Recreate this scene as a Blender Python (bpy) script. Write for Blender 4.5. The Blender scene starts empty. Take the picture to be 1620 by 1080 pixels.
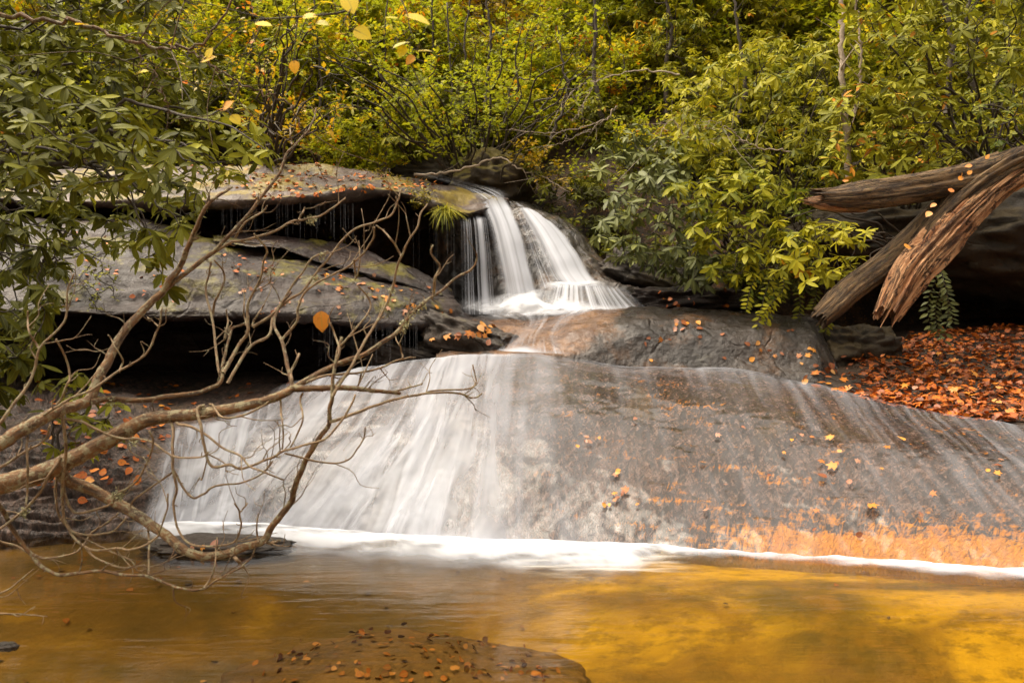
import bpy, math, random
import numpy as np
from mathutils import noise as mn, Vector
R = math.radians
RG = np.random.default_rng(7)
random.seed(7)
sc = bpy.context.scene
col = sc.collection
CAMZ, F = 1.4, 1260.0

# ------------------------------------------------------------------ helpers
def W(px, row, Y):
    return np.array([(px-810)/F*Y, Y, CAMZ+(540-row)/F*Y], float)
def proj(v):
    Y = np.maximum(v[..., 1], .01)
    return 810+v[..., 0]/Y*F, 540-(v[..., 2]-CAMZ)/Y*F
def fbm(P, s, octv=4, off=0., h=.9):
    P = np.asarray(P, float).reshape(-1, 3)*s+off
    return np.array([mn.fractal(Vector(p), h, 2.1, octv) for p in P])
def sstep(a, b, x):
    t = np.clip((np.asarray(x, float)-a)/(b-a), 0, 1); return t*t*(3-2*t)
def norm(v):
    return v/np.maximum(np.linalg.norm(v, axis=-1, keepdims=True), 1e-9)

def tag(o, label=None, cat=None, group=None, kind=None):
    if label: o['label'] = label
    if cat: o['category'] = cat
    if group: o['group'] = group
    if kind: o['kind'] = kind
    return o
def empty(name, loc=(0, 0, 0), **k):
    o = bpy.data.objects.new(name, None); col.objects.link(o)
    o.location = tuple(loc); o.empty_display_size = .2
    return tag(o, **k)
def mesh_obj(name, V, Fc, mat, parent=None, uv=None, attrs=None, smooth=True, loc=None, **k):
    """V (n,3) in world space; Fc int array (m,4) / (m,3) or list of arrays"""
    V = np.asarray(V, float)
    if parent is not None: V = V-np.array(parent.location)
    elif loc is not None: V = V-np.array(loc)
    Fl = Fc if isinstance(Fc, list) else [Fc]
    Fl = [np.asarray(f, np.int32) for f in Fl if len(f)]
    me = bpy.data.meshes.new(name)
    nl = sum(f.size for f in Fl); nf = sum(len(f) for f in Fl)
    me.vertices.add(len(V)); me.vertices.foreach_set('co', V.astype(np.float32).ravel())
    me.loops.add(nl); me.polygons.add(nf)
    li = np.concatenate([f.ravel() for f in Fl]); me.loops.foreach_set('vertex_index', li)
    tot = np.concatenate([np.full(len(f), f.shape[1], np.int32) for f in Fl])
    st = np.concatenate([[0], np.cumsum(tot)[:-1]]).astype(np.int32)
    me.polygons.foreach_set('loop_start', st); me.polygons.foreach_set('loop_total', tot)
    me.update(calc_edges=True)
    if smooth: me.polygons.foreach_set('use_smooth', np.ones(nf, bool))
    if uv is not None:
        l = me.uv_layers.new(name='UVMap'); l.data.foreach_set('uv', np.asarray(uv, np.float32)[li].ravel())
    for n, a in (attrs or {}).items():
        at = me.attributes.new(n, 'FLOAT', 'POINT'); at.data.foreach_set('value', np.asarray(a, np.float32))
    me.validate()
    if mat: me.materials.append(mat)
    o = bpy.data.objects.new(name, me); col.objects.link(o)
    if parent is not None: o.parent = parent
    elif loc is not None: o.location = tuple(loc)
    return tag(o, **k)
def grid_faces(nv, nu, closed=False):
    i = np.arange(nv-1)[:, None]; j = np.arange(nu if closed else nu-1)[None, :]; j2 = (j+1) % nu
    return np.stack([i*nu+j, i*nu+j2, (i+1)*nu+j2, (i+1)*nu+j], -1).reshape(-1, 4)
def crom(P, n):
    """catmull-rom along axis 0, uniform parameter, n samples"""
    P = np.asarray(P, float); m = len(P)
    t = np.linspace(0, m-1, n); i = np.minimum(t.astype(int), m-2); f = (t-i).reshape((-1,)+(1,)*(P.ndim-1))
    Q = np.concatenate([[2*P[0]-P[1]], P, [2*P[-1]-P[-2]]])
    a, b, c, d = Q[i], Q[i+1], Q[i+2], Q[i+3]
    return .5*(2*b+(c-a)*f+(2*a-5*b+4*c-d)*f*f+(3*b-a-3*c+d)*f**3)
def resample_st(st, rows, n):
    st = np.asarray(st, float); x = np.linspace(st[0], st[-1], n)
    # smooth piecewise: monotone stations, cubic by hermite
    rows = np.asarray(rows, float); d = np.gradient(rows, st)
    i = np.clip(np.searchsorted(st, x)-1, 0, len(st)-2); h = st[i+1]-st[i]; t = (x-st[i])/h
    return x, ((2*t**3-3*t**2+1)*rows[i]+(t**3-2*t**2+t)*h*d[i]+(-2*t**3+3*t**2)*rows[i+1]+(t**3-t**2)*h*d[i+1])
def normals(G):
    du = np.gradient(G, axis=1); dv = np.gradient(G, axis=0)
    return norm(np.cross(du, dv))
def displace(G, terms, flip=1., mask=None):
    N = normals(G)*flip; P = G.reshape(-1, 3); d = np.zeros(len(P))
    for (s, amp, oc, kind) in terms:
        if kind == 'strata':
            Q = P*np.array([.35, .35, 7.])*s; f = fbm(Q, 1., oc, 3.3)
        else:
            f = fbm(P, s, oc, 11.7)
            if kind == 'ridge': f = .5-np.abs(f)
        d += f*amp
    d = d.reshape(G.shape[:2])
    if mask is not None: d = d*mask
    return G+N*d[..., None]
def grid_obj(name, G, mat, parent=None, uvs=None, attrs=None, **k):
    nv, nu = G.shape[:2]
    if uvs is None:
        du = np.concatenate([[0], np.cumsum(np.linalg.norm(np.diff(G[nv//2], axis=0), axis=1))])
        dv = np.concatenate([[0], np.cumsum(np.linalg.norm(np.diff(G[:, nu//2], axis=0), axis=1))])
        uvs = np.stack(np.meshgrid(du, dv), -1)
    return mesh_obj(name, G.reshape(-1, 3), grid_faces(nv, nu), mat, parent, uv=uvs.reshape(-1, 2),
                    attrs={a: np.asarray(b).ravel() for a, b in (attrs or {}).items()}, **k)

SURF = []      # displaced surfaces that leaves can lie on: (V, N)
def surf_reg(G, flip=1.):
    N = normals(G)*flip
    N = np.where(N[..., 2:3] < 0, -N, N)
    V = G.reshape(-1, 3); px, rw = proj(V)
    return dict(V=V, N=N.reshape(-1, 3), px=px, row=rw)
def pick(surfs, px, row, tol=8):
    best = None
    for s in surfs:
        d = (s['px']-px)**2+(s['row']-row)**2
        c = np.where(d < tol*tol)[0]
        if len(c):
            j = c[np.argmin(s['V'][c, 1])]
            if s['N'][j, 2] < .15: continue
            if best is None or s['V'][j, 1] < best[0][1]: best = (s['V'][j], s['N'][j])
    return best

# ------------------------------------------------------------------ materials
class M:
    def __init__(s, name):
        s.m = bpy.data.materials.new(name); s.m.use_nodes = True
        s.t = s.m.node_tree; s.t.nodes.clear()
        s.out = s.t.nodes.new('ShaderNodeOutputMaterial')
    def n(s, ty, props=None, **inp):
        nd = s.t.nodes.new('ShaderNode'+ty)
        for a, b in (props or {}).items(): setattr(nd, a, b)
        for a, b in inp.items():
            key = int(a[1:]) if a[0] == 'i' and a[1:].isdigit() else a.replace('_', ' ')
            s.set(nd.inputs[key], b)
        return nd
    def set(s, sock, b):
        if isinstance(b, bpy.types.NodeSocket): s.t.links.new(b, sock)
        elif isinstance(b, bpy.types.Node): s.t.links.new(b.outputs[0], sock)
        else: sock.default_value = b
    def noise(s, vec, scale, detail=4, rough=.55, dist=0.):
        return s.n('TexNoise', None, Vector=vec, Scale=scale, Detail=float(detail), Roughness=rough, Distortion=dist).outputs['Fac']
    def ramp(s, fac, stops, interp='LINEAR'):
        nd = s.n('ValToRGB', None, Fac=fac); cr = nd.color_ramp; cr.interpolation = interp
        while len(cr.elements) < len(stops): cr.elements.new(.5)
        for e, (p, c) in zip(cr.elements, stops):
            e.position = p; e.color = (c[0], c[1], c[2], 1) if hasattr(c, '__len__') else (c, c, c, 1)
        return nd.outputs['Color']
    def mix(s, fac, a, b, mode='MIX'):
        nd = s.n('Mix', dict(data_type='RGBA', blend_type=mode, clamp_factor=True))
        s.set(nd.inputs[0], fac)
        for q, v in ((6, a), (7, b)):
            s.set(nd.inputs[q], tuple(v)+(1,) if isinstance(v, (tuple, list)) and len(v) == 3 else v)
        return nd.outputs[2]
    def math(s, op, a, b=0., c=0.):
        nd = s.n('Math', dict(operation=op))
        s.set(nd.inputs[0], a); s.set(nd.inputs[1], b); s.set(nd.inputs[2], c)
        return nd.outputs[0]
    def mapr(s, v, a, b, c=0., d=1.):
        nd = s.n('MapRange', dict(interpolation_type='SMOOTHSTEP')); 
        for q, x in enumerate((v, a, b, c, d)): s.set(nd.inputs[q], x)
        return nd.outputs[0]
    def mapping(s, vec, scale, rot=(0, 0, 0)):
        nd = s.n('Mapping', None, Vector=vec, Scale=scale, Rotation=rot); return nd.outputs[0]
    def pos(s): return s.n('NewGeometry').outputs['Position']
    def uv(s): return s.n('TexCoord').outputs['UV']
    def attr(s, name): return s.n('Attribute', dict(attribute_name=name)).outputs['Fac']
    def bump(s, h, strength, dist=.02, normal=None):
        nd = s.n('Bump', None, Strength=strength, Distance=dist, Height=h)
        if normal is not None: s.set(nd.inputs['Normal'], normal)
        return nd.outputs[0]
    def done(s, shader): 
        s.set(s.out.inputs['Surface'], shader); return s.m
    def pbsdf(s, **k):
        nd = s.n('BsdfPrincipled')
        for a, b in k.items():
            if isinstance(b, (tuple, list)) and len(b) == 3 and a != 'Normal': b = tuple(b)+(1,)
            s.set(nd.inputs[a.replace('_', ' ')], b)
        return nd

def rock_mat(name, dark, light, rough=(.22, .5), moss=0., mosscol=(.10, .085, .006), mossthr=.55, bump=.6, stain=None, spec=.5, wet=0., ochre=False):
    m = M(name); p = m.pos()
    big = m.noise(p, 1.1, 5, .6); mid = m.noise(p, 6., 6, .65); fine = m.noise(p, 38., 5, .7)
    c = m.mix(m.mapr(big, .35, .68), dark, light)
    c = m.mix(m.math('MULTIPLY', m.mapr(mid, .45, .75), .6), c, tuple(x*.35 for x in dark))
    c = m.mix(m.math('MULTIPLY', m.mapr(fine, .55, .8), .5), c, tuple(min(1, x*1.9) for x in light))
    if ochre:
        c = m.mix(m.math('MULTIPLY', m.mapr(m.math('ADD', m.attr('ochre'), m.math('MULTIPLY', m.math('SUBTRACT', mid, .5), .9)), .35, .8), .9), c, m.mix(m.mapr(m.noise(p, 5., 4), .4, .6), (.11, .055, .030), (.22, .115, .055)))
    if stain is not None:
        c = m.mix(m.mapr(m.noise(p, 2.6, 5, .7), .5, .72), c, stain)
    if moss > 0:
        nz = m.math('ADD', m.noise(p, 1.7, 5, .65), m.math('MULTIPLY', m.noise(p, 14., 3), .12))
        up = m.n('SeparateXYZ', None, Vector=m.n('NewGeometry').outputs['Normal']).outputs[2]
        mk = m.math('MULTIPLY', m.mapr(nz, mossthr, mossthr+.12), m.mapr(up, .1, .55))
        c = m.mix(m.math('MULTIPLY', mk, moss), c, m.mix(m.noise(p, 50., 3), mosscol, tuple(x*1.8 for x in mosscol)))
    h = m.math('ADD', m.math('MULTIPLY', mid, 1.), m.math('MULTIPLY', fine, .35))
    vor = m.n('TexVoronoi', dict(feature='DISTANCE_TO_EDGE'), Vector=m.mix(.25, p, m.n('TexNoise', None, Vector=p, Scale=2.).outputs['Color']), Scale=.9).outputs['Distance']
    h = m.math('ADD', h, m.math('MULTIPLY', m.mapr(vor, 0., .015), .25))
    rg = m.mapr(m.noise(p, 4., 4), .35, .65, rough[0], rough[1])
    return m.done(m.pbsdf(Base_Color=c, Roughness=rg, Specular_IOR_Level=spec, Normal=m.bump(h, bump, .05), Coat_Weight=wet, Coat_Roughness=.22))

def dome_mat():
    m = M('wet_flow_rock'); p = m.pos(); uv = m.uv()
    sep = m.n('SeparateXYZ', None, Vector=p).outputs
    X, Y, Z = sep[0], sep[1], sep[2]
    big = m.noise(p, .9, 5, .6)
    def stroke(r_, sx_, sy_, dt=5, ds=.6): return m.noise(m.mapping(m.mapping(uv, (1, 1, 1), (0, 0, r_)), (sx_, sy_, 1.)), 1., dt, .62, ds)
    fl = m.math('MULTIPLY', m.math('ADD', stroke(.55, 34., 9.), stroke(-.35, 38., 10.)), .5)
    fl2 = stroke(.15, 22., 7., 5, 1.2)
    mid = m.noise(p, 7., 6, .7)
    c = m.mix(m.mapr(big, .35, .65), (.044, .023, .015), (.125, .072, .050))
    c = m.mix(m.mapr(fl, .46, .60), c, (.27, .165, .12)); c = m.mix(m.math('MULTIPLY', m.mapr(fl2, .5, .40), .75), c, (.030, .023, .019))  # pale and dark strokes paint bright and dark reflections of wet ripples into the colour
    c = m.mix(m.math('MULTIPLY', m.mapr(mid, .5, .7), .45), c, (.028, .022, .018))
    # iron and algae staining: broad ochre bands, strongest low down on the right
    st = m.noise(m.mapping(p, (1.0, 1.0, 6.)), 1.8, 6, .74, .4)
    st = m.math('ADD', st, m.math('MULTIPLY', m.math('SUBTRACT', fl2, .5), .7))
    lowz = m.mapr(Z, .33, .0)
    rt = m.mapr(X, .4, 2.6)
    k = m.math('MULTIPLY', rt, lowz)
    thr = m.math('SUBTRACT', .640, m.math('MULTIPLY', k, .40))
    mask = m.mapr(m.math('SUBTRACT', st, thr), -.05, .13)
    mask = m.math('MULTIPLY', mask, m.mapr(X, -.3, .9))
    oc = m.mix(m.noise(p, 9., 4), (.70, .19, .008), (.88, .36, .005))
    c = m.mix(m.math('MULTIPLY', mask, .93), c, oc)
    c = m.mix(m.mapr(Z, .0, -.05), c, m.mix(m.mapr(big, .4, .6), (.24, .145, .012), (.40, .25, .014)))
    ol = m.math('MULTIPLY', m.mapr(m.noise(p, 1.5, 5, .7, .5), .54, .66), m.mapr(Z, .45, .8))
    c = m.mix(m.math('MULTIPLY', ol, .55), c, (.14, .075, .008))
    h = m.math('ADD', m.math('MULTIPLY', fl, 1.1), m.math('MULTIPLY', fl2, .9))
    h = m.math('ADD', h, m.math('MULTIPLY', mid, .7))
    h = m.math('ADD', h, m.math('MULTIPLY', m.noise(m.mapping(p, (1., 1., 6.)), 3., 3), .5))
    rg = m.mapr(m.noise(p, 3., 4), .3, .7, .14, .28); dry = m.mapr(X, -2.35, -2.8)
    rg = m.math('ADD', rg, m.math('MULTIPLY', dry, .4))
    return m.done(m.pbsdf(Base_Color=c, Roughness=rg, Specular_IOR_Level=1., Normal=m.bump(h, 1., .13), Coat_Weight=m.math('SUBTRACT', .95, m.math('MULTIPLY', dry, .93)), Coat_Roughness=.14))

def veil_mat(name, ku=26., kv=.7, thr=(.38, .62), white=.80, lo=.0, warm=0., dist=.3, soft=False):
    m = M(name); uv = m.uv()
    a1 = m.noise(m.mapping(uv, (ku, kv, 1.)), 1., 2 if soft else 4, .55, dist)
    a2 = m.noise(m.mapping(uv, (ku*3.3, kv*1.4, 1.)), 1., 2, .6, dist)
    a3 = m.noise(m.mapping(uv, (ku*.25, kv*.8, 1.)), 1., 2, .5)
    if soft: a2 = m.noise(m.mapping(uv, (ku*.45, kv*1.8, 1.)), 1., 3, .5, .5)
    a = m.math('ADD', m.math('MULTIPLY', a1, .5), m.math('ADD', m.math('MULTIPLY', a2, .17), m.math('MULTIPLY', a3, .33)))
    a = m.mapr(a, thr[0], thr[1], lo, 1.)
    d = m.attr('dens')
    # dense water keeps its body between the streaks
    body = m.mapr(d, .68, 1.25, 0., .9)
    a = m.math('MAXIMUM', m.math('MULTIPLY', a, d), body)
    a = m.math('MINIMUM', a, .97)
    w = (white*.96, white*1.0, white*1.12)
    df = m.n('BsdfDiffuse', None, Color=w+(1,)); tr = m.n('BsdfTranslucent', None, Color=w+(1,))
    b = m.n('MixShader', None, i0=.25, i1=df.outputs[0], i2=tr.outputs[0])
    gl = m.n('BsdfGlossy', None, Color=(1, 1, 1, 1), Roughness=.5)
    b = m.n('MixShader', None, i0=.03, i1=b.outputs[0], i2=gl.outputs[0])
    x = m.n('MixShader', None, i0=a, i1=m.n('BsdfTransparent').outputs[0], i2=b.outputs[0])
    return m.done(x.outputs[0])

def leaf_mat(name, stops, rough=.38, trans=.25, spot=None, spec=.5, glos=0.):
    m = M(name); r = m.attr('rnd'); ac = m.attr('across')
    oi = m.n('ObjectInfo').outputs['Random']
    v = m.math('ADD', r, m.math('MULTIPLY', m.math('SUBTRACT', oi, .5), .10))
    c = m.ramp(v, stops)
    vein = m.mapr(m.math('ABSOLUTE', ac), .16, .0)
    c = m.mix(m.math('MULTIPLY', vein, .35), c, (.30, .30, .06))
    if spot: c = m.mix(m.math('MULTIPLY', m.mapr(m.noise(m.n('TexCoord').outputs['Object'], 45., 3), .55, .7), .6), c, spot)
    pb = m.pbsdf(Base_Color=c, Roughness=rough, Specular_IOR_Level=spec)
    tl = m.n('BsdfTranslucent'); m.set(tl.inputs['Color'], c)
    x = m.n('MixShader', None, i0=trans, i1=pb.outputs[0], i2=tl.outputs[0])
    return m.done(x.outputs[0])

def bark_mat(name, a, b, lichen=0., su=6., sv=2.2, bump=.7, rough=.75, streak=None, lich=(.32, .28, .16)):
    m = M(name); uv = m.uv(); p = m.pos()
    f = m.noise(m.mapping(uv, (su, sv, 1.)), 1., 6, .7, .4); g = m.noise(p, 70., 4, .6)
    c = m.mix(m.mapr(f, .35, .65), a, b)
    if su > 10:
        cr_ = m.math('ABSOLUTE', m.math('SUBTRACT', m.noise(m.mapping(uv, (su*.9, sv*.8, 1.)), 1., 6, .75, .5), .5)); ck = m.mapr(cr_, .035, .0); c = m.mix(m.math('MULTIPLY', ck, .9), c, (.02, .009, .004)); f = m.math('SUBTRACT', f, m.math('MULTIPLY', ck, .5))
    if streak: c = m.mix(m.mapr(m.noise(m.mapping(uv, (su*.6, sv*.4, 1.)), 1., 5, .7), .52, .66), c, streak)
    if lichen: 
        k = m.mapr(m.noise(p, 30., 5, .7), .62-lichen*.2, .70-lichen*.2)
        c = m.mix(m.math('MULTIPLY', k, .85), c, m.mix(m.noise(p, 60., 2), lich, tuple(x*.6 for x in lich)))
    h = m.math('ADD', f, m.math('MULTIPLY', g, .4))
    return m.done(m.pbsdf(Base_Color=c, Roughness=rough, Normal=m.bump(h, bump, .02 if su < 10 else .06)))

MT = {}
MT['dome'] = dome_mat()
MT['ledge'] = rock_mat('wet_ledge_rock', (.012, .006, .005), (.044, .025, .019), (.36, .62), moss=.8, mossthr=.58, bump=1., spec=.45, wet=.10)
MT['ledge_top'] = rock_mat('mossy_ledge_rock', (.030, .018, .013), (.105, .067, .050), (.4, .65), moss=1., mossthr=.50, mosscol=(.125, .088, .005), bump=.6, wet=.08)
MT['slab'] = rock_mat('dark_slab_rock', (.022, .019, .017), (.072, .056, .046), (.22, .42), moss=.25, mossthr=.66, bump=.8, stain=(.10, .045, .012), spec=.7, wet=.4)
MT['step'] = rock_mat('ochre_stained_step_rock', (.014, .010, .008), (.052, .039, .032), (.24, .42), moss=.15, mossthr=.68, bump=1., stain=(.10, .045, .014), spec=.55, wet=.25, ochre=True)
MT['chute'] = rock_mat('ochre_chute_rock', (.14, .07, .035), (.34, .16, .07), (.25, .4), bump=.3, spec=.7, wet=.4)
MT['boulder'] = rock_mat('brown_boulder_rock', (.02, .015, .011), (.06, .042, .03), (.4, .7), moss=.4, mossthr=.6, bump=.8)
MT['mossy'] = rock_mat('moss_covered_boulder', (.03, .02, .01), (.07, .045, .015), (.6, .8), moss=.95, mossthr=.42, mosscol=(.085, .065, .006), bump=.7)
MT['olive'] = rock_mat('olive_cliff_rock', (.012, .008, .004), (.035, .022, .008), (.6, .8), moss=.5, mossthr=.5, mosscol=(.05, .032, .005), bump=.7)
MT['veil_main'] = veil_mat('silky_fall_water', 7., .30, (.28, .60), .68, lo=.30, dist=.3, soft=True)
MT['veil_thin'] = veil_mat('thin_strand_water', 22., .16, (.45, .62), .60)
MT['veil_low'] = veil_mat('sheet_flow_water', 8., 2.0, (.34, .64), .57, lo=.12, dist=.7, soft=True)
MT['veil_skim'] = veil_mat('skimming_water', 11., 1.6, (.42, .74), .52, dist=.8, soft=True)
MT['bark_bare'] = bark_mat('lichen_bark', (.050, .026, .010), (.21, .105, .038), .60, 5., 7., .9)
MT['bark_twig'] = bark_mat('pale_twig_bark', (.10, .058, .026), (.30, .20, .11), .55, 4., 20., .5)
MT['bark_pale'] = bark_mat('grey_dead_twig_bark', (.25, .19, .14), (.42, .34, .26), .3, 4., 12., .4)
MT['bark_dark'] = bark_mat('dark_stem_bark', (.022, .015, .010), (.055, .038, .024), .15, 4., 6., .5)
MT['bark_log'] = bark_mat('weathered_log_bark', (.080, .043, .017), (.24, .145, .062), .14, 14., 2.4, 1., .7, streak=(.05, .028, .014), lich=(.16, .15, .03))
MT['rotten'] = bark_mat('rotten_heartwood', (.32, .12, .036), (.74, .42, .21), 0., 16., 2.2, 1., .6, streak=(.08, .024, .009))
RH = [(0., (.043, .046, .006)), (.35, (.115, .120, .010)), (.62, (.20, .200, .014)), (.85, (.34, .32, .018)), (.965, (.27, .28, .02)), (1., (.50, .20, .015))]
RHY = [(0., (.07, .10, .012)), (.4, (.28, .27, .014)), (.75, (.46, .41, .018)), (.93, (.46, .40, .02)), (1., (.55, .22, .012))]
RHG = [(0., (.05, .060, .018)), (.5, (.11, .125, .036)), (.9, (.18, .19, .045)), (1., (.2, .22, .04))]
DEC = [(0., (.11, .13, .008)), (.4, (.32, .35, .012)), (.72, (.48, .45, .012)), (.9, (.66, .46, .008)), (1., (.66, .22, .008))]
GOL = [(0., (.15, .14, .010)), (.4, (.36, .27, .010)), (.8, (.60, .36, .010)), (1., (.60, .16, .010))]
MT['leaf_rh'] = leaf_mat('rhododendron_leaf_green', RH, .55, .24, spec=.16)
MT['leaf_rhy'] = leaf_mat('rhododendron_leaf_yellow_green', RHY, .5, .32, spec=.2)
MT['leaf_rhg'] = leaf_mat('rhododendron_leaf_grey_green', RHG, .5, .14, spec=.28)
MT['leaf_dec'] = leaf_mat('small_autumn_leaf_green', DEC, .55, .48, spec=.2)
MT['leaf_gold'] = leaf_mat('small_autumn_leaf_gold', GOL, .5, .42)
MT['leaf_yellow'] = leaf_mat('large_yellow_leaf', [(0., (.60, .42, .01)), (.5, (.82, .62, .01)), (.8, (.74, .30, .008)), (1., (.80, .72, .16))], .5, .4)
MT['fallen'] = leaf_mat('fallen_leaf_orange', [(0., (.10, .02, .008)), (.3, (.24, .06, .012)), (.6, (.48, .15, .015)), (.85, (.66, .27, .025)), (1., (.62, .38, .20))], .45, .1, spot=(.14, .04, .01))
MT['fallen_pale'] = leaf_mat('fallen_leaf_pale', [(0., (.26, .08, .04)), (.5, (.38, .17, .10)), (1., (.42, .23, .16))], .3, .05, spot=(.3, .12, .06))
MT['litter'] = leaf_mat('leaf_litter', [(0., (.05, .013, .006)), (.3, (.20, .040, .007)), (.6, (.50, .115, .009)), (.9, (.74, .22, .012)), (1., (.68, .33, .05))], .5, .08, spot=(.10, .03, .01))

# ------------------------------------------------------------------ leaves and stems
def leaf_template(kind):
    """returns verts (x across, y along, z up), quads, across"""
    if kind == 'rhodo':
        t = [0, .12, .38, .66, .88, 1.]; w = [.015, .075, .135, .150, .085, .004]; fold = .25; droop = -.16
    elif kind == 'rhodo_far':
        t = [0, .35, .75, 1.]; w = [.02, .13, .145, .01]; fold = .25; droop = -.14
    elif kind == 'small':
        t = [0, .45, 1.]; w = [.02, .30, .01]; fold = .2; droop = -.1
    elif kind == 'sprig':
        t = [0, .3, .7, 1.]; w = [.02, .20, .15, .0]; fold = .2; droop = -.12
    elif kind == 'broad':
        t = [0, .08, .25, .5, .72, .9, 1.]; w = [.02, .20, .37, .38, .27, .10, .0]; fold = .12; droop = -.10
    elif kind == 'maple':
        tips = [(0, 1.), (.52, .62), (.46, .12), (-.46, .12), (-.52, .62)]; V = [(0, .32, .0)]
        nt_ = [(-.17, .62), (.17, .62), (.26, .34), (0, 0), (-.26, .34)]
        for (x, y) in tips: V.append((x, y, -.10*(x*x+y*y)))
        for (x, y) in nt_: V.append((x, y, .03))
        Fc = [(0, 6, 1, 7), (0, 7, 2, 8), (0, 8, 3, 9), (0, 9, 4, 10), (0, 10, 5, 6)]
        return np.array(V, float), np.array(Fc), np.array([0, 0, .6, .8, .8, .6, .4, .4, .5, 0, .5], float)
    elif kind == 'blade':
        t = [0, .25, .5, .75, 1.]; w = [.012, .014, .013, .010, .001]; fold = .4; droop = -.55
    V = []; A = []
    for a, b in zip(t, w):
        z = droop*a*a
        V += [(-b, a, z+b*fold), (0, a, z), (b, a, z+b*fold)]; A += [-1, 0, 1]
    Fc = []
    for i in range(len(t)-1):
        q = i*3; Fc += [(q, q+1, q+4, q+3), (q+1, q+2, q+5, q+4)]
    return np.array(V), np.array(Fc), np.array(A, float)
TPL = {k: leaf_template(k) for k in ('rhodo', 'rhodo_far', 'small', 'sprig', 'broad', 'blade', 'maple')}
class Leaves:
    def __init__(s, kind): s.kind = kind; s.P = []; s.D = []; s.N = []; s.L = []; s.r = []; s.wd = []
    def add(s, p, d, n, L, r, wd=1.): s.P.append(p); s.D.append(d); s.N.append(n); s.L.append(L); s.r.append(r); s.wd.append(wd)
    def arrays(s):
        T, Fc, A = TPL[s.kind]
        P, D, N = map(lambda q: np.array(q, float), (s.P, s.D, s.N)); L = np.array(s.L)[:, None, None]; w = np.array(s.wd)[:, None, None]
        D = norm(D); S = norm(np.cross(D, N)); N2 = norm(np.cross(S, D))
        curl = RG.uniform(.4, 1.7, (len(P), 1, 1))
        V = P[:, None]+(T[None, :, 0:1]*S[:, None]*w+T[None, :, 1:2]*D[:, None]+T[None, :, 2:3]*N2[:, None]*curl)*L
        n, m = len(P), len(T)
        Fa = (Fc[None]+(np.arange(n)*m)[:, None, None]).reshape(-1, 4)
        return V.reshape(-1, 3), Fa, np.repeat(np.array(s.r), m), np.tile(A, n)
    def build(s, name, mat, parent=None, **k):
        V, Fa, r, a = s.arrays()
        return mesh_obj(name, V, Fa, mat, parent, attrs=dict(rnd=r, across=a), smooth=True, **k)
class Tubes:
    def __init__(s): s.V = []; s.Q = []; s.U = []; s.n = 0
    def add(s, P, r, sides=6, jit=0., cap=True, rough=None, jag=None):
        P = np.asarray(P, float); r = np.broadcast_to(np.asarray(r, float), (len(P),)).copy()
        T = norm(np.gradient(P, axis=0)); up = np.array([.13, .31, .94]); 
        if abs(T[0]@up) > .95: up = np.array([1., .1, .1])
        X = norm(np.cross(up, T[0])); L = np.concatenate([[0], np.cumsum(np.linalg.norm(np.diff(P, axis=0), axis=1))])
        rings = []; uv = []
        ang = np.linspace(0, 2*math.pi, sides, endpoint=False)
        for i in range(len(P)):
            X = norm(X-T[i]*(X@T[i])); Yv = np.cross(T[i], X)
            rr = r[i]*np.ones(sides)
            if jit: rr = rr*(1+RG.normal(0, jit, sides))
            if rough is not None: rr = rr*rough(ang, L[i], i/(len(P)-1))
            ring = P[i]+np.cos(ang)[:, None]*X*rr[:, None]+np.sin(ang)[:, None]*Yv*rr[:, None]
            if jag is not None: ring = ring-T[i]*jag(ang, i)[:, None]
            rings.append(ring); uv.append(np.stack([ang/(2*math.pi)*1., np.full(sides, L[i])], -1))
        V = np.concatenate(rings); q = grid_faces(len(P), sides, True)+s.n
        s.V.append(V); s.U.append(np.concatenate(uv)); s.Q.append(q); n0 = s.n; s.n += len(V)
        if cap:
            for k_, c in ((0, P[0]), (len(P)-1, P[-1])):
                s.V.append(c[None]); s.U.append(np.zeros((1, 2))); j = np.arange(sides)
                s.Q.append(np.stack([n0+k_*sides+j, n0+k_*sides+(j+1) % sides, np.full(sides, s.n), np.full(sides, s.n)], -1)); s.n += 1
    def build(s, name, mat, parent=None, **k):
        V = np.concatenate(s.V); Q = np.concatenate(s.Q); tri = Q[:, 2] == Q[:, 3]
        return mesh_obj(name, V, [Q[~tri], Q[tri][:, :3]], mat, parent, uv=np.concatenate(s.U), **k)

def whorl(LV, p, axis, L, n, r0, rj=.12, el=(-.5, .35)):
    axis = norm(np.asarray(axis, float)); a = norm(np.cross(axis, [.3, .7, .2])); b = np.cross(axis, a)
    ph = RG.uniform(0, 6.28)
    for k in range(n):
        az = ph+k*2.4+RG.normal(0, .15); e = RG.uniform(*el)
        rad = a*math.cos(az)+b*math.sin(az)
        d = rad*math.cos(e)+axis*math.sin(e)+np.array([0, 0, -.12])
        LV.add(p+axis*RG.uniform(-.02, .02)*L*4, d, axis+RG.normal(0, .18, 3), L*RG.uniform(.7, 1.15), float(np.clip(r0+RG.normal(0, rj), 0, .97 if RG.random() > .012 else 1.)), RG.uniform(.85, 1.2))
def twig_path(a, b, n=6, sag=.0, jit=.02):
    t = np.linspace(0, 1, n)[:, None]; P = a+(b-a)*t; d = np.linalg.norm(b-a)
    P = P+np.array([0, 0, 1.])*(-sag*d*np.sin(t*math.pi)); J = RG.normal(0, jit*d, P.shape); J[0] = J[-1] = 0
    return P+J

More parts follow.
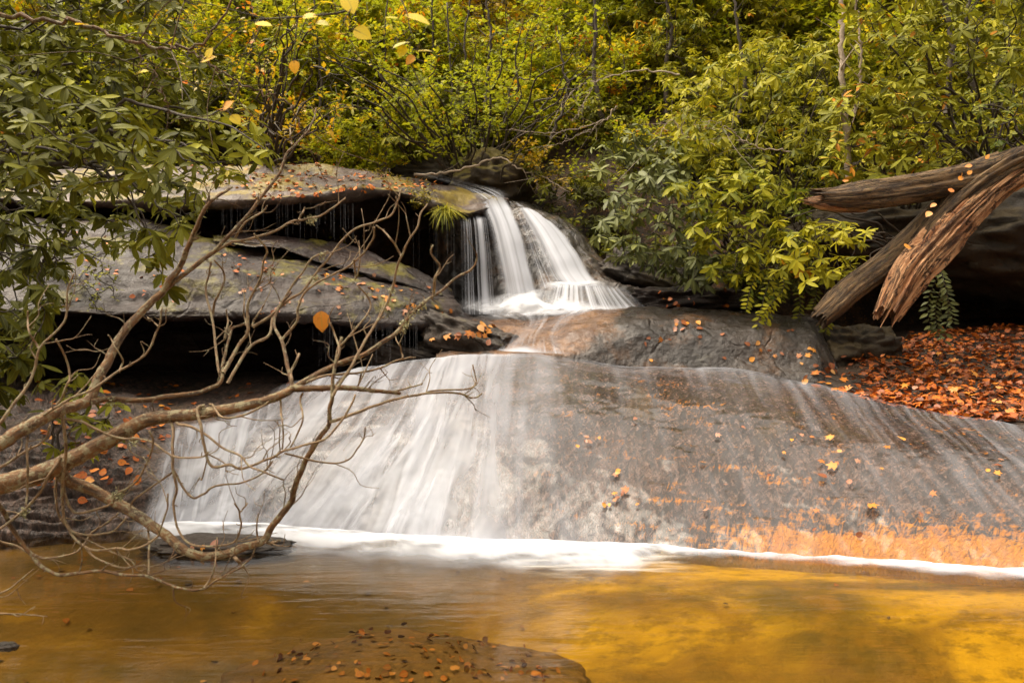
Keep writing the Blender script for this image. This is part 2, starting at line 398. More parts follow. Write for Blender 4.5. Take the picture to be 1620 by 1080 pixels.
def inpoly(poly):
    poly = np.array(poly, float); x0, y0 = poly.min(0); x1, y1 = poly.max(0)
    while True:
        x, y = RG.uniform(x0, x1), RG.uniform(y0, y1); c = False; j = len(poly)-1
        for i in range(len(poly)):
            if (poly[i][1] > y) != (poly[j][1] > y) and x < (poly[j][0]-poly[i][0])*(y-poly[i][1])/(poly[j][1]-poly[i][1])+poly[i][0]: c = not c
            j = i
        if c: return x, y
def bush(name, label, poly, yr, n, root, L, mat, bark='bark_dark', kind='rhodo', leaves=(6, 10), r0=(.2, .8), el=(-.5, .35), limbs=9, cat='shrub', group=None, twigr=.0035, mode='whorl', axis_up=.9, fallmat=None):
    """a shrub whose leaf whorls fill a real volume: limbs run from the root to them"""
    root = np.array(root, float)
    e = empty(name, root, label=label, cat=cat, group=group)
    pts = []
    for _ in range(n):
        x, y = inpoly(poly); pts.append(W(x, y, RG.uniform(*yr)))
    pts = np.array(pts)
    nodes = [root]; tb = Tubes()
    idx = RG.permutation(n)
    for k in idx[:limbs]:
        d = np.linalg.norm(pts[k]-root)
        P = twig_path(root, pts[k], 12, -.12+RG.normal(0, .05), .018); P = crom(P, 30)
        tb.add(P, np.linspace(.006+.0065*d, twigr, 30), 6, cap=False); nodes += list(P[8:])
    order = idx[limbs:]; ND = np.array(nodes)
    order = order[np.argsort([np.min(np.linalg.norm(ND-pts[k], axis=1)) for k in order])]
    axes = np.zeros((n, 3)); axes[:] = norm(pts-root)*.5
    for k in order:
        d = np.linalg.norm(ND-pts[k], axis=1); j = np.argmin(d)
        P = crom(twig_path(ND[j], pts[k], 5, .08, .05), 9)
        tb.add(P, np.linspace(twigr*1.5, twigr*.8, 9), 4, cap=False)
        ND = np.concatenate([ND, P[3:]]); axes[k] = norm(pts[k]-P[-3])
    LV = Leaves(kind)
    base = fbm(pts, .9, 2, 5.1)
    for k in range(n):
        ax = axes[k]*.6+np.array([0, -.15, axis_up])+RG.normal(0, .22, 3)
        rr = r0[0]+(r0[1]-r0[0])*np.clip(.5+base[k]*.5+RG.normal(0, .18), 0, 1)
        if mode == 'whorl': whorl(LV, pts[k], ax, L*RG.uniform(.8, 1.15), int(RG.integers(*leaves)), rr, el=el)
        else:
            q = pts[k]; dirn = norm(axes[k]+RG.normal(0, .3, 3))
            for i in range(int(RG.integers(*leaves))):
                sd = norm(np.cross(dirn, [0, 0, 1.]))*(1 if i % 2 else -1)
                LV.add(q-dirn*i*L*.45, dirn*.6+sd+RG.normal(0, .3, 3), np.array([0, -.2, 1.])+RG.normal(0, .35, 3), L*RG.uniform(.7, 1.2), float(np.clip(rr+RG.normal(0, .1), 0, 1)))
    tb.build('stem', MT[bark], e); LV.build('foliage', MT[mat], e)
    return e

# ------------------------------------------------------------------ bedrock (lower dome)
st = [-420, -200, -40, 100, 200, 262, 330, 480, 600, 760, 900, 1000, 1150, 1250, 1360, 1480, 1620, 1800, 2050]
wr = [860, 856, 852, 846, 838, 832, 830, 838, 848, 858, 862, 866, 874, 880, 888, 896, 905, 918, 940]
cr = [645, 645, 648, 652, 655, 668, 655, 602, 580, 563, 570, 583, 591, 604, 632, 650, 675, 702, 740]
cy = [7.2, 7.2, 7.1, 7.1, 7.1, 7.1, 7.4, 7.9, 8.0, 8.0, 7.95, 7.9, 7.8, 7.5, 7.1, 6.7, 6.2, 5.8, 5.4]
br = [600, 600, 600, 599, 598, 598, 597, 596, 600, 600, 600, 600, 612, 620, 640, 655, 680, 706, 745]
by = [9.2, 9.2, 9.2, 9.2, 9.2, 9.2, 9.2, 9.3, 9.2, 9.2, 9.2, 9.0, 8.8, 8.4, 7.9, 7.4, 6.8, 6.3, 5.9]
NU = 620
px, wrow = resample_st(st, wr, NU); _, crow = resample_st(st, cr, NU); _, cyy = resample_st(st, cy, NU)
_, brow = resample_st(st, br, NU); _, byy = resample_st(st, by, NU)
wy = CAMZ*F/(wrow-540)
rowsG = []; vpar = []
def ring(px, row, Y): return np.stack([(px-810)/F*Y, Y*np.ones_like(px), CAMZ+(540-row)/F*Y], -1)
w0 = ring(px, wrow, wy)
for dz, dy in ((-1.0, -.42), (-.6, -.28), (-.25, -.14), (-.1, -.06)):
    a = w0.copy(); a[:, 2] += dz; a[:, 1] += dy; rowsG.append(a); vpar.append(dz)
for v in np.linspace(0, 1, 150):
    rowsG.append(ring(px, wrow+(crow-wrow)*v, wy+(cyy-wy)*(.50*v+.18*v*v+.32*v**6))); vpar.append(v)
cpt = rowsG[-1]; bpt = ring(px, brow, byy)
bpt[:, 2] = np.where(px > 640, np.minimum(bpt[:, 2], cpt[:, 2]-.22), bpt[:, 2])
for t in np.linspace(0, 1, 26)[1:]:
    a = cpt+(bpt-cpt)*t; rowsG.append(a); vpar.append(1+t)
a = bpt.copy(); a[:, 1] += 2.2; rowsG.append(a); vpar.append(3)
G = np.array(rowsG); vpar = np.array(vpar)
msk = np.ones(G.shape[:2]); msk *= (.35+.65*np.clip(np.abs(px-262)/60, 0, 1))[None]
lft = np.clip((250-px)/60, 0, 1)[None]*np.ones((len(G), 1))
G = displace(G, [(.8, .05, 3, ''), (3., .014, 4, ''), (9., .006, 3, 'ridge')], mask=1.)
Gl = displace(G, [(2.2, .13, 4, 'ridge'), (1.6, .12, 3, 'strata')])
G = G+(Gl-G)*lft[..., None]
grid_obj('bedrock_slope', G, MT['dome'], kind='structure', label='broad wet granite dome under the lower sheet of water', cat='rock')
DOME = G; S_dome = surf_reg(G)
NVD = 4; 
def dome_at(pxq, v):
    """displaced dome surface at pixel column px, height fraction v in 0..1"""
    pxq = np.asarray(pxq, float); v = np.asarray(v, float)
    u = np.clip((pxq-px[0])/(px[-1]-px[0])*(NU-1), 0, NU-1.001); w = 4+np.clip(v, 0, 1.3)*149
    w = np.where(v > 1, 4+149+(v-1)*25, 4+v*149); w = np.clip(w, 0, len(DOME)-1.001)
    i, j = w.astype(int), u.astype(int); fi, fj = (w-i)[..., None], (u-j)[..., None]
    return (DOME[i, j]*(1-fi)*(1-fj)+DOME[i+1, j]*fi*(1-fj)+DOME[i, j+1]*(1-fi)*fj+DOME[i+1, j+1]*fi*fj)

# middle slab and chute
def rows_loft(stn, table, nu, nv, base_z=None):
    """table: list of (rows, Ys) for each control curve"""
    C = []
    for rws, Ys in table:
        x, r_ = resample_st(stn, rws, nu); _, y_ = resample_st(stn, Ys if hasattr(Ys, '__len__') else [Ys]*len(stn), nu)
        C.append(ring(x, r_, y_))
    return crom(np.array(C), nv)
s2 = [690, 760, 830, 870, 920, 970, 1050, 1150, 1240, 1300, 1325]
o_ = np.ones(len(s2))
MS = rows_loft(s2, [
    ([640, 640, 640, 650, 660, 670, 680, 690, 700, 710, 720], 8.15*o_),
    ([576, 570, 567, 572, 584, 592, 597, 603, 610, 615, 640], [8.2, 8.2, 8.2, 8.2, 8.3, 8.35, 8.35, 8.3, 8.2, 8.1, 8.1]),
    ([556, 548, 546, 546, 552, 560, 564, 570, 578, 590, 620], [8.6, 8.6, 8.6, 8.6, 8.45, 8.45, 8.45, 8.42, 8.35, 8.25, 8.2]),
    ([534, 526, 524, 524, 522, 522, 523, 530, 541, 562, 600], [9.1, 9.1, 9.1, 9.0, 8.75, 8.62, 8.6, 8.58, 8.5, 8.4, 8.3]),
    ([514, 509, 509, 506, 500, 499, 499, 503, 513, 536, 590], [9.8, 9.8, 9.8, 9.6, 9.3, 9.05, 8.95, 8.95, 8.8, 8.65, 8.45]),
    ([505, 502, 502, 500, 493, 489, 488, 491, 500, 523, 580], [10.4, 10.4, 10.4, 10.3, 10.2, 10.0, 9.9, 9.8, 9.6, 9.2, 8.8]),
    ([508, 506, 506, 500, 496, 492, 490, 492, 500, 520, 580], 11.2*o_)], 300, 150)
MS = displace(MS, [(1.2, .05, 3, ''), (5., .022, 4, ''), (14., .009, 3, 'ridge')])
_px, _rw = proj(MS); OCH = sstep(745, 800, _px)*sstep(985, 900, _px-(540-_rw)*.9)*sstep(573, 555, _rw)*(MS[..., 1] < 10)
grid_obj('bedrock_step', MS, MT['step'], attrs=dict(ochre=OCH), kind='structure', label='dark rounded rock shelf above the lower dome', cat='rock')
S_ms = surf_reg(MS)
# right hand leaf bank
s3 = [1290, 1330, 1400, 1500, 1620, 1800, 2100]
LB = rows_loft(s3, [
    ([640, 650, 662, 680, 702, 745, 820], [7.6, 7.4, 7.1, 6.8, 6.35, 5.9, 5.3]),
    ([612, 618, 634, 648, 664, 690, 730], [7.8, 7.6, 7.35, 7.0, 6.7, 6.5, 6.2]),
    ([592, 590, 590, 590, 596, 605, 625], [8.5, 8.4, 8.2, 8.1, 8.0, 7.9, 7.8]),
    ([568, 560, 550, 540, 534, 530, 530], [9.4, 9.4, 9.4, 9.4, 9.4, 9.4, 9.4]),
    ([530, 525, 518, 512, 506, 500, 500], [11.5]*7)], 160, 110)
LB = displace(LB, [(1., .05, 3, ''), (4., .03, 4, '')])
grid_obj('bank', LB, rock_mat('damp_bank_soil', (.02, .012, .007), (.045, .025, .012), (.5, .8)), kind='structure', label='low damp bank under the leaf litter', cat='ground')
S_lb = surf_reg(LB)

# ------------------------------------------------------------------ ledges
def ledge(name, label, stn, lip, mid, back, yl, yb, mat, thick=.18, ceil_back=1.8, down=1.2, nu=260, nv=150, terms=None, rows_face=None, seed_off=0., extra_mid=None):
    x, L_ = resample_st(stn, lip, nu); _, M_ = resample_st(stn, mid, nu); _, B_ = resample_st(stn, back, nu)
    _, YL = resample_st(stn, yl, nu); _, YB = resample_st(stn, yb, nu)
    lipb = ring(x, L_, YL); C = []
    a = lipb.copy(); a[:, 1] += ceil_back; a[:, 2] -= down; C.append(a)
    a = lipb.copy(); a[:, 1] += ceil_back; a[:, 2] += .02-down*.4; C.append(a)
    a = lipb.copy(); a[:, 1] += ceil_back*.8; a[:, 2] += .10; C.append(a)
    a = lipb.copy(); a[:, 1] += .45; a[:, 2] += .06; C.append(a)
    a = lipb.copy(); a[:, 1] += .07; C.append(a)
    a = lipb.copy(); a[:, 2] += thick*.35; a[:, 1] -= .02; C.append(a)
    a = ring(x, L_-(L_-M_)*.35, YL+(YB-YL)*.05); C.append(a)
    C.append(ring(x, M_, YL+(YB-YL)*.30)); C.append(ring(x, (M_+B_)/2, YL+(YB-YL)*.62)); C.append(ring(x, B_, YB))
    a = ring(x, B_, YB); a[:, 1] += .8; a[:, 2] -= .15; C.append(a)
    Gd = crom(np.array(C), nv)
    # taper right and left ends shut
    Gd = displace(Gd, terms or [(1., .08, 3, ''), (1.2, .08, 2, 'strata'), (5., .018, 4, 'ridge'), (18., .005, 3, '')])
    base = Gd[nv//3, nu//2]
    e = empty(name, base, label=label, cat='rock ledge')
    grid_obj('slab', Gd, mat, e)
    return Gd, e
s4 = [-420, -200, 0, 190, 340, 480, 600, 690, 724, 736]
Lg1, e1 = ledge('rock_ledge', 'broad wet grey ledge roofing the long black cavity, strewn with pink leaves', s4,
    [486, 492, 500, 506, 508, 510, 518, 520, 515, 520], [425, 425, 430, 432, 432, 448, 462, 474, 488, 505], [358, 355, 350, 352, 374, 402, 428, 448, 470, 500],
    [7.3, 7.4, 7.5, 7.6, 7.8, 8.0, 8.3, 8.7, 9.0, 9.3], [9.5, 9.6, 9.7, 9.8, 10., 10.1, 10.2, 10.2, 10.1, 9.9], MT['ledge'], nu=420, nv=190, down=1.6, ceil_back=3.0)
S_l1 = surf_reg(Lg1)
Lg2, e2 = ledge('rock_ledge', 'thin mossy slab with a dark crack beneath it, lying on the broad ledge', [338, 400, 445, 476, 522, 569, 606, 625],
    [385, 389, 394, 406, 421, 428, 434, 436], [378, 379, 383, 391, 404, 412, 420, 430], [372, 372, 374, 377, 383, 394, 410, 428],
    [9.5, 9.5, 9.5, 9.5, 9.55, 9.6, 9.7, 9.75], [10.3, 10.3, 10.3, 10.3, 10.3, 10.2, 10.1, 10.], MT['ledge'], nu=160, nv=80, thick=.06, ceil_back=.5, down=.3, terms=[(1., .04, 3, ''), (6., .02, 4, '')])
Lg3, e3 = ledge('rock_ledge', 'small broken slab step with red leaves at the end of the broad ledge', [560, 600, 640, 670, 690, 700],
    [430, 442, 452, 462, 468, 470], [418, 424, 436, 446, 456, 464], [408, 412, 422, 434, 448, 460],
    [9.3, 9.3, 9.4, 9.45, 9.5, 9.6], [10.2, 10.2, 10.2, 10.2, 10.1, 10.], MT['ledge'], nu=90, nv=70, thick=.08, ceil_back=.5, down=.3, terms=[(1., .04, 3, ''), (5., .03, 4, '')])
Lg4, e4 = ledge('rock_ledge', 'upper flat ledge with moss, moist grey top and dripping black overhang beneath', [-420, -200, 0, 200, 340, 442, 525, 584, 630, 686, 735, 775, 800],
    [330, 328, 326, 324, 322, 320, 316, 308, 310, 330, 343, 334, 322], [300, 300, 299, 298, 297, 296, 295, 292, 296, 310, 323, 321, 319], [275, 272, 270, 268, 266, 264, 263, 268, 280, 292, 303, 310, 317],
    [9.6, 9.6, 9.7, 9.75, 9.8, 9.9, 10., 10.15, 10.3, 10.5, 10.75, 11.2, 11.9], [12.6, 12.6, 12.6, 12.6, 12.6, 12.6, 12.6, 12.6, 12.5, 12.4, 12.3, 12.2, 12.1], MT['ledge_top'], nu=420, nv=160, ceil_back=3.2, down=2.6)
S_l2, S_l3, S_l4 = surf_reg(Lg2), surf_reg(Lg3), surf_reg(Lg4)

def boulder(name, label, c, rad, mat, rot=0., tilt=0., seed=0., n=60, terms=((1.2, .22, 3), (5., .06, 4)), box=.0, cat='boulder', part=None, nm='body', **k):
    th = np.linspace(0, math.pi, n); ph = np.linspace(0, 2*math.pi, n*2)
    S = np.stack([np.outer(np.sin(th), np.cos(ph)), np.outer(np.sin(th), np.sin(ph)), np.outer(np.cos(th), np.ones(n*2))], -1)
    if box: 
        e = 1-box; S = np.sign(S)*np.abs(S)**e
        S = S/np.maximum(np.max(np.abs(S), -1, keepdims=True), .8)**.5
    sz = np.mean(rad); P = S*np.array(rad); d = np.zeros(S.shape[:2])
    for s_, a_, o in terms: d += fbm(S.reshape(-1, 3)*1.5, s_, o, seed).reshape(S.shape[:2])*a_
    P = P*(1+d)[..., None]
    cx, sx = math.cos(tilt), math.sin(tilt); P = P@np.array([[cx, 0, -sx], [0, 1, 0], [sx, 0, cx]])
    cz, sz_ = math.cos(rot), math.sin(rot); P = P@np.array([[cz, sz_, 0], [-sz_, cz, 0], [0, 0, 1]])
    P = P+np.array(c)
    P[:, -1] = P[:, 0]
    o = mesh_obj(name, P.reshape(-1, 3), grid_faces(n, n*2), mat, uv=np.zeros((n*2*n, 2)), loc=c, label=label, cat=cat, **k)
    N = norm(P-np.array(c)); N[..., 2] += .3; N = norm(N)
    V = P.reshape(-1, 3); a_, b_ = proj(V)
    return o, dict(V=V, N=N.reshape(-1, 3), px=a_, row=b_)
b1, S_b1 = boulder('boulder', 'dark wedge boulder topped with orange leaves beside the foot of the main fall', W(738, 542, 8.9), (.50, .42, .235), MT['boulder'], rot=-.1, tilt=.30, seed=2., box=.35)
b1b, _ = boulder('boulder', 'low dark rock wedged under the broad ledge beside the leaf-topped boulder', W(660, 572, 8.9), (.75, .35, .16), MT['boulder'], rot=-.05, tilt=.25, seed=5., box=.3)
b2, S_b2 = boulder('boulder', 'rounded moss-covered boulder on the slope behind the upper fall', W(785, 290, 13.2), (.75, .8, .52), MT['mossy'], seed=8.)
b2b, _ = boulder('boulder', 'shadowed mossy rock behind the lip of the fall', W(700, 290, 14.2), (1.1, .7, .38), MT['olive'], seed=18.)
b3, S_b3 = boulder('boulder', 'large dark olive boulder overhanging the black hollow under the fallen log', W(1700, 395, 10.6), (2.35, 1.9, .85), MT['olive'], tilt=.06, seed=12., n=80, terms=((1.2, .16, 3), (5., .04, 4)))
b4, S_b4 = boulder('boulder', 'flat mossy rock beside the small stepped cascade', W(1095, 478, 10.5), (.75, .5, .17), MT['ledge'], seed=4., box=.2)
b5, S_b5 = boulder('boulder', 'sloping dark rock between the right fall and the shrubs', W(1035, 440, 11.3), (.75, .5, .26), MT['boulder'], tilt=.35, seed=6., box=.2)
b6, S_b6 = boulder('low_rock', 'low black rock breaking the pool surface beneath the bare branches', W(345, 866, 5.42), (.50, .20, .075), MT['boulder'], seed=9., box=0., cat='rock')
b7, S_b7 = boulder('boulder', 'dark root-shaded rock at the end of the middle shelf', W(1350, 560, 9.1), (.42, .5, .30), MT['olive'], seed=15., box=.2)
b8, _ = boulder('driftwood', 'small dark wet knot of wood poking out of the pool', W(10, 1022, 3.66), (.055, .03, .022), MT['boulder'], seed=21., n=24, cat='driftwood')
# roof rock over the hollow on the right
b9, _ = boulder('boulder', 'shadowed rock shelf roofing the hollow behind the grey limb', W(1400, 385, 11.3), (1.6, 1.2, .45), MT['olive'], seed=31., n=60)

# ------------------------------------------------------------------ terrain: hill, valley sides, far ground
def terr(x, y):
    hill = 3.5+(y-13)*.68; hill = np.where(y > 30, 15.06+(y-30)*.1, hill)
    front = -.9+2.2*sstep(10., 10.6, y)*0+ (sstep(11.9, 13., y))*0
    low = -.9+0*x
    low = np.maximum(low, .1+(np.abs(x)-7.5)*.55)          # valley sides by the pool
    low = np.minimum(low, 8)
    k = sstep(11.6, 13.2, y-.0*x)
    h = low*(1-k)+np.maximum(hill, low)*k
    # right bank steps up earlier
    kr = sstep(1.6, 3.2, x)*sstep(10.8, 12.4, y); h = h*(1-kr)+np.maximum(h, 2.0+(y-10.8)*.85)*kr
    return h
gx = np.concatenate([np.linspace(-160, -26, 18), np.linspace(-24, 24, 170), np.linspace(26, 160, 18)])
gy = np.concatenate([np.linspace(-160, -18, 14), np.linspace(-16, 34, 180), np.linspace(36, 200, 18)])
XX, YY = np.meshgrid(gx, gy); ZZ = terr(XX, YY)
nz = fbm(np.stack([XX, YY, 0*XX], -1), .35, 4, 2.).reshape(XX.shape)
ZZ = ZZ+nz*.35*(ZZ > 0)
m = M('forest_floor'); p = m.pos()
cc = m.mix(m.mapr(m.noise(p, 6., 6, .7), .4, .65), (.018, .011, .006), (.07, .035, .012))
cc = m.mix(m.mapr(m.noise(p, 28., 4, .7), .58, .68), cc, (.24, .09, .015))
gm = m.done(m.pbsdf(Base_Color=cc, Roughness=.85, Normal=m.bump(m.noise(p, 20., 5, .7), .8, .06)))
grid_obj('hillside', np.stack([XX, YY, ZZ], -1), gm, kind='structure', label='steep leaf-covered forest slope', cat='hillside')

# rock wall behind falls
RW = rows_loft([690, 740, 780, 820, 860, 900, 940, 975, 1010], [
    ([560]*9, [9.9, 9.9, 9.9, 9.9, 9.8, 9.8, 9.8, 9.8, 9.9]),
    ([520, 516, 512, 508, 500, 498, 496, 498, 500], [11.7, 11.4, 10.75, 10.5, 10.5, 10.45, 10.4, 10.5, 10.5]),
    ([440, 440, 430, 430, 428, 440, 448, 452, 456], [11.9, 11.6, 11.2, 11.05, 10.9, 10.75, 10.7, 10.7, 10.8]),
    ([380, 380, 372, 365, 368, 390, 425, 448, 455], [11.9, 11.7, 11.5, 11.35, 11.25, 11.1, 11.0, 10.9, 11.]),
    ([330, 338, 338, 328, 340, 366, 410, 440, 452], [11.9, 11.7, 11.6, 11.6, 11.6, 11.5, 11.3, 11.2, 11.2]),
    ([305, 310, 316, 320, 332, 355, 400, 435, 450], [12.4, 12.3, 12.2, 12.2, 12.2, 12., 11.8, 11.7, 11.7]),
    ([300, 304, 312, 318, 330, 350, 395, 430, 445], [13.2]*9)], 150, 140)
RW = displace(RW, [(1.5, .06, 3, ''), (6., .03, 4, '')])
grid_obj('bedrock_wall', RW, MT['slab'], kind='structure', label='dark rock face behind the upper fall', cat='rock')

# ------------------------------------------------------------------ falling water
def edge_loft(left, right, yl, yr, nu, nv, bulge=0., off=0.):
    """left/right: lists of (px,row); yl/yr: Y per control"""
    a = np.array([W(p_[0], p_[1], y_) for p_, y_ in zip(left, yl)]); b = np.array([W(p_[0], p_[1], y_) for p_, y_ in zip(right, yr)])
    A, B = crom(a, nv), crom(b, nv); t = np.linspace(0, 1, nu)[None, :, None]
    Gx = A[:, None]*(1-t)+B[:, None]*t
    Gx[..., 1] -= bulge*np.sin(np.linspace(0, math.pi, nu))[None]
    return Gx
def water_part(name, Gx, mat, parent, dens, uvk=(1., 1.), wob=.02):
    nv, nu = Gx.shape[:2]
    Gx = displace(Gx, [(2., wob, 2, '')])
    u = np.linspace(0, 1, nu)[None]*np.ones((nv, 1)); v = np.linspace(0, 1, nv)[:, None]*np.ones((1, nu))
    D = dens(u, v); uv = np.stack([u*uvk[0], v*uvk[1]], -1)
    return grid_obj(name, Gx, mat, parent, uvs=uv, attrs=dict(dens=D))
def ef(u, a=.12, b=.12): return sstep(0, a, u)*sstep(0, b, 1-u)
wf = empty('waterfall', W(840, 480, 10.4), label='silky white upper waterfall pouring over the rock lip in several strands', cat='waterfall')
g = edge_loft([(752, 312), (760, 330), (770, 356), (779, 395), (787, 435), (793, 482)], [(798, 311), (810, 330), (822, 356), (834, 395), (844, 435), (856, 478)], [11.9, 11.15, 10.85, 10.65, 10.5, 10.4], [11.9, 11.4, 11.0, 10.75, 10.55, 10.4], 80, 90, .12)
water_part('main_fall', g, MT['veil_main'], wf, lambda u, v: (.66+.34*sstep(.1, .8, u)+.08*v)*ef(u, .3, .14)*(.3+.7*sstep(0, .25, v))*(.4+.6*sstep(0, .1, 1-v)), (1., 1.))
g = edge_loft([(813, 322), (820, 338), (832, 368), (845, 402), (858, 432), (872, 454)], [(820, 322), (858, 341), (893, 370), (918, 404), (934, 432), (950, 452)], [12.1, 11.45, 11.1, 10.85, 10.7, 10.6], [12.1, 11.6, 11.3, 11.0, 10.8, 10.6], 80, 90, .12)
water_part('right_fall', g, MT['veil_main'], wf, lambda u, v: (.80+.35*sstep(.1, .6, u))*ef(u, .4, .12)*(.3+.7*sstep(0, .2, v)), (1.2, .8))
g = edge_loft([(722, 340), (726, 352), (727, 400), (727, 450), (728, 498)], [(768, 338), (774, 352), (780, 400), (784, 450), (788, 496)], [11.1, 10.7, 10.6, 10.6, 10.55], [11.3, 10.8, 10.65, 10.6, 10.5], 80, 60, 0)
water_part('side_veil', g, MT['veil_thin'], wf, lambda u, v: (.5+.6*np.exp(-((u-.70)/.12)**2)+.15*sstep(.6, 1., v))*ef(u, .15, .1), (1.0, .5), .008)
g = edge_loft([(650, 283), (690, 296), (722, 308), (748, 322), (762, 336)], [(690, 283), (735, 295), (770, 303), (795, 310), (815, 322)], [12., 11.8, 11.6, 11.4, 11.1], [12.7, 12.4, 12.3, 12.1, 11.9], 60, 60, 0)
g[..., 2] += .10
water_part('crest_water', g, MT['veil_thin'], wf, lambda u, v: (.10+.75*sstep(.4, .85, v))*ef(u, .25, .35)*sstep(0, .2, 1-v), (.9, .6), .01)
# gap strands between main and right fall
g = edge_loft([(800, 316), (816, 338), (828, 370), (842, 415), (854, 462)], [(816, 322), (826, 340), (842, 372), (856, 408), (876, 448)], [12., 11.5, 11.1, 10.85, 10.6], [12.1, 11.5, 11.15, 10.9, 10.65], 40, 60, 0)
water_part('gap_strand', g, MT['veil_thin'], wf, lambda u, v: (.35+.25*v)*ef(u, .1, .1), (.6, .5), .01)
# stepped cascade
cs = empty('water_step', W(940, 470, 10.2), label='low curtain of water fanning over a rock step at the foot of the falls', cat='cascade')
su_ = [840, 870, 910, 950, 990, 1020, 1032]
SC = rows_loft(su_, [([462, 449, 443, 443, 448, 458, 472], [10.9]*7), ([468, 453, 446, 446, 452, 463, 477], [10.5]*7), ([474, 461, 453, 452, 459, 469, 481], [10.25]*7),
    ([480, 474, 470, 469, 472, 476, 480], [10.08, 10.05, 10.03, 10.02, 10.03, 10.05, 10.08]), ([494, 493, 492, 491, 490, 489, 488], [9.98]*7), ([500, 498, 496, 495, 493, 492, 490], [9.8]*7)], 120, 60)
uu = np.linspace(0, 1, 140)[None]*np.ones((60, 1)); vv = np.linspace(0, 1, 60)[:, None]*np.ones((1, 140))
cpx = (866+(992-866)*uu)*(1-vv**1.3)+(846+(1036-846)*uu)*vv**1.3; crw = 445+9*uu**2+(490-445-9*uu**2+2*(1-uu))*vv**1.15
cyy_ = 10.62-.16*np.sin(math.pi*uu)-.30*vv-.26*vv**.6
CG = np.stack([(cpx-810)/F*cyy_, cyy_, CAMZ+(540-crw)/F*cyy_], -1)
water_part('curtain', CG, veil_mat('fanning_curtain_water', 13., .35, (.38, .60), .70, dist=.2), cs, lambda u, v: (.78+.3*np.exp(-((v-.95)/.15)**2))*ef(u, .2, .2)*sstep(0, .05, 1-v)*sstep(0, .22, v), (1.8, .6), .006)
SR = CG.copy(); SR[..., 1] += .10; SR[..., 2] -= .05
grid_obj('bedrock_sill', SR, MT['slab'], kind='structure', label='rock step under the fanning curtain', cat='rock')
# foam mounds at foot of the falls
def foam_mat(name, scale=3., thr=(.3, .6), white=.86):
    m = M(name); p = m.pos()
    a = m.math('MULTIPLY', m.mapr(m.noise(p, scale, 4, .55, .6), thr[0], thr[1], .35, 1.), m.attr('dens'))
    a = m.math('MINIMUM', m.math('MAXIMUM', a, m.mapr(m.attr('dens'), .75, 1., 0., .95)), .97)
    df = m.n('BsdfDiffuse', None, Color=(white*.97, white, white*1.08, 1)); 
    return m.done(m.n('MixShader', None, i0=a, i1=m.n('BsdfTransparent').outputs[0], i2=df.outputs[0]).outputs[0])
MT['foam'] = foam_mat('white_foam', 3., (.25, .6), .62)
FM = rows_loft([715, 760, 800, 840, 880, 930, 985], [([482, 476, 468, 464, 470, 484, 490], [10.75, 10.6, 10.5, 10.45, 10.3, 10.0, 9.9]),
    ([488, 482, 474, 470, 477, 488, 492], [10.5, 10.4, 10.3, 10.2, 10.1, 9.9, 9.8]), ([494, 490, 486, 482, 486, 494, 495], [10.3, 10.2, 10.05, 9.95, 9.9, 9.8, 9.7]),
    ([502, 502, 500, 497, 497, 500, 498], [10., 9.95, 9.85, 9.8, 9.75, 9.65, 9.6]), ([512, 513, 513, 511, 509, 507, 501], [9.8, 9.7, 9.6, 9.5, 9.5, 9.45, 9.45])], 100, 60)
FM[..., 2] += .05; FM = displace(FM, [(2.5, .09, 3, '')])
uu = np.linspace(0, 1, 100)[None]; vv = np.linspace(0, 1, 60)[:, None]
grid_obj('foam', FM, MT['foam'], kind='stuff', label='white foam churned up at the foot of the falls', cat='foam', attrs=dict(dens=1.1*ef(uu, .35, .35)*sstep(0, .5, vv)*sstep(0, .6, 1-vv)))
g = edge_loft([(840, 462), (850, 456), (862, 452), (870, 447)][::-1], [(975, 462), (965, 455), (955, 450), (950, 444)][::-1], [10.75, 10.6, 10.45, 10.3], [10.8, 10.65, 10.5, 10.35], 60, 30)
g[..., 2] += .06*np.sin(np.linspace(0, math.pi, 30))[:, None]
grid_obj('foam', g, MT['foam'], kind='stuff', label='foam where the right strand strikes the step', cat='foam', attrs=dict(dens=.95*ef(np.linspace(0, 1, 60)[None]*np.ones((30, 1)), .3, .3)*ef(np.linspace(0, 1, 30)[:, None]*np.ones((1, 60)), .4, .4)))
# chute water
cw = empty('water_chute', W(860, 530, 9.), label='thin veil of water sliding down the ochre chute onto the dome', cat='cascade')
g = edge_loft([(760, 508), (800, 522), (790, 545), (770, 563)], [(960, 496), (915, 512), (895, 540), (905, 572)], [9.75, 9.1, 8.6, 8.15], [9.6, 9., 8.55, 8.15], 70, 60)
g[..., 2] += .07
water_part('sliding_water', g, MT['veil_skim'], cw, lambda u, v: (.36+.42*np.exp(-((u-.55-.15*np.sin(v*5))/.20)**2)+.5*sstep(.8, 1, v)+.4*sstep(.25, 0, v))*ef(u, .15, .15), (1.4, .7), .01)
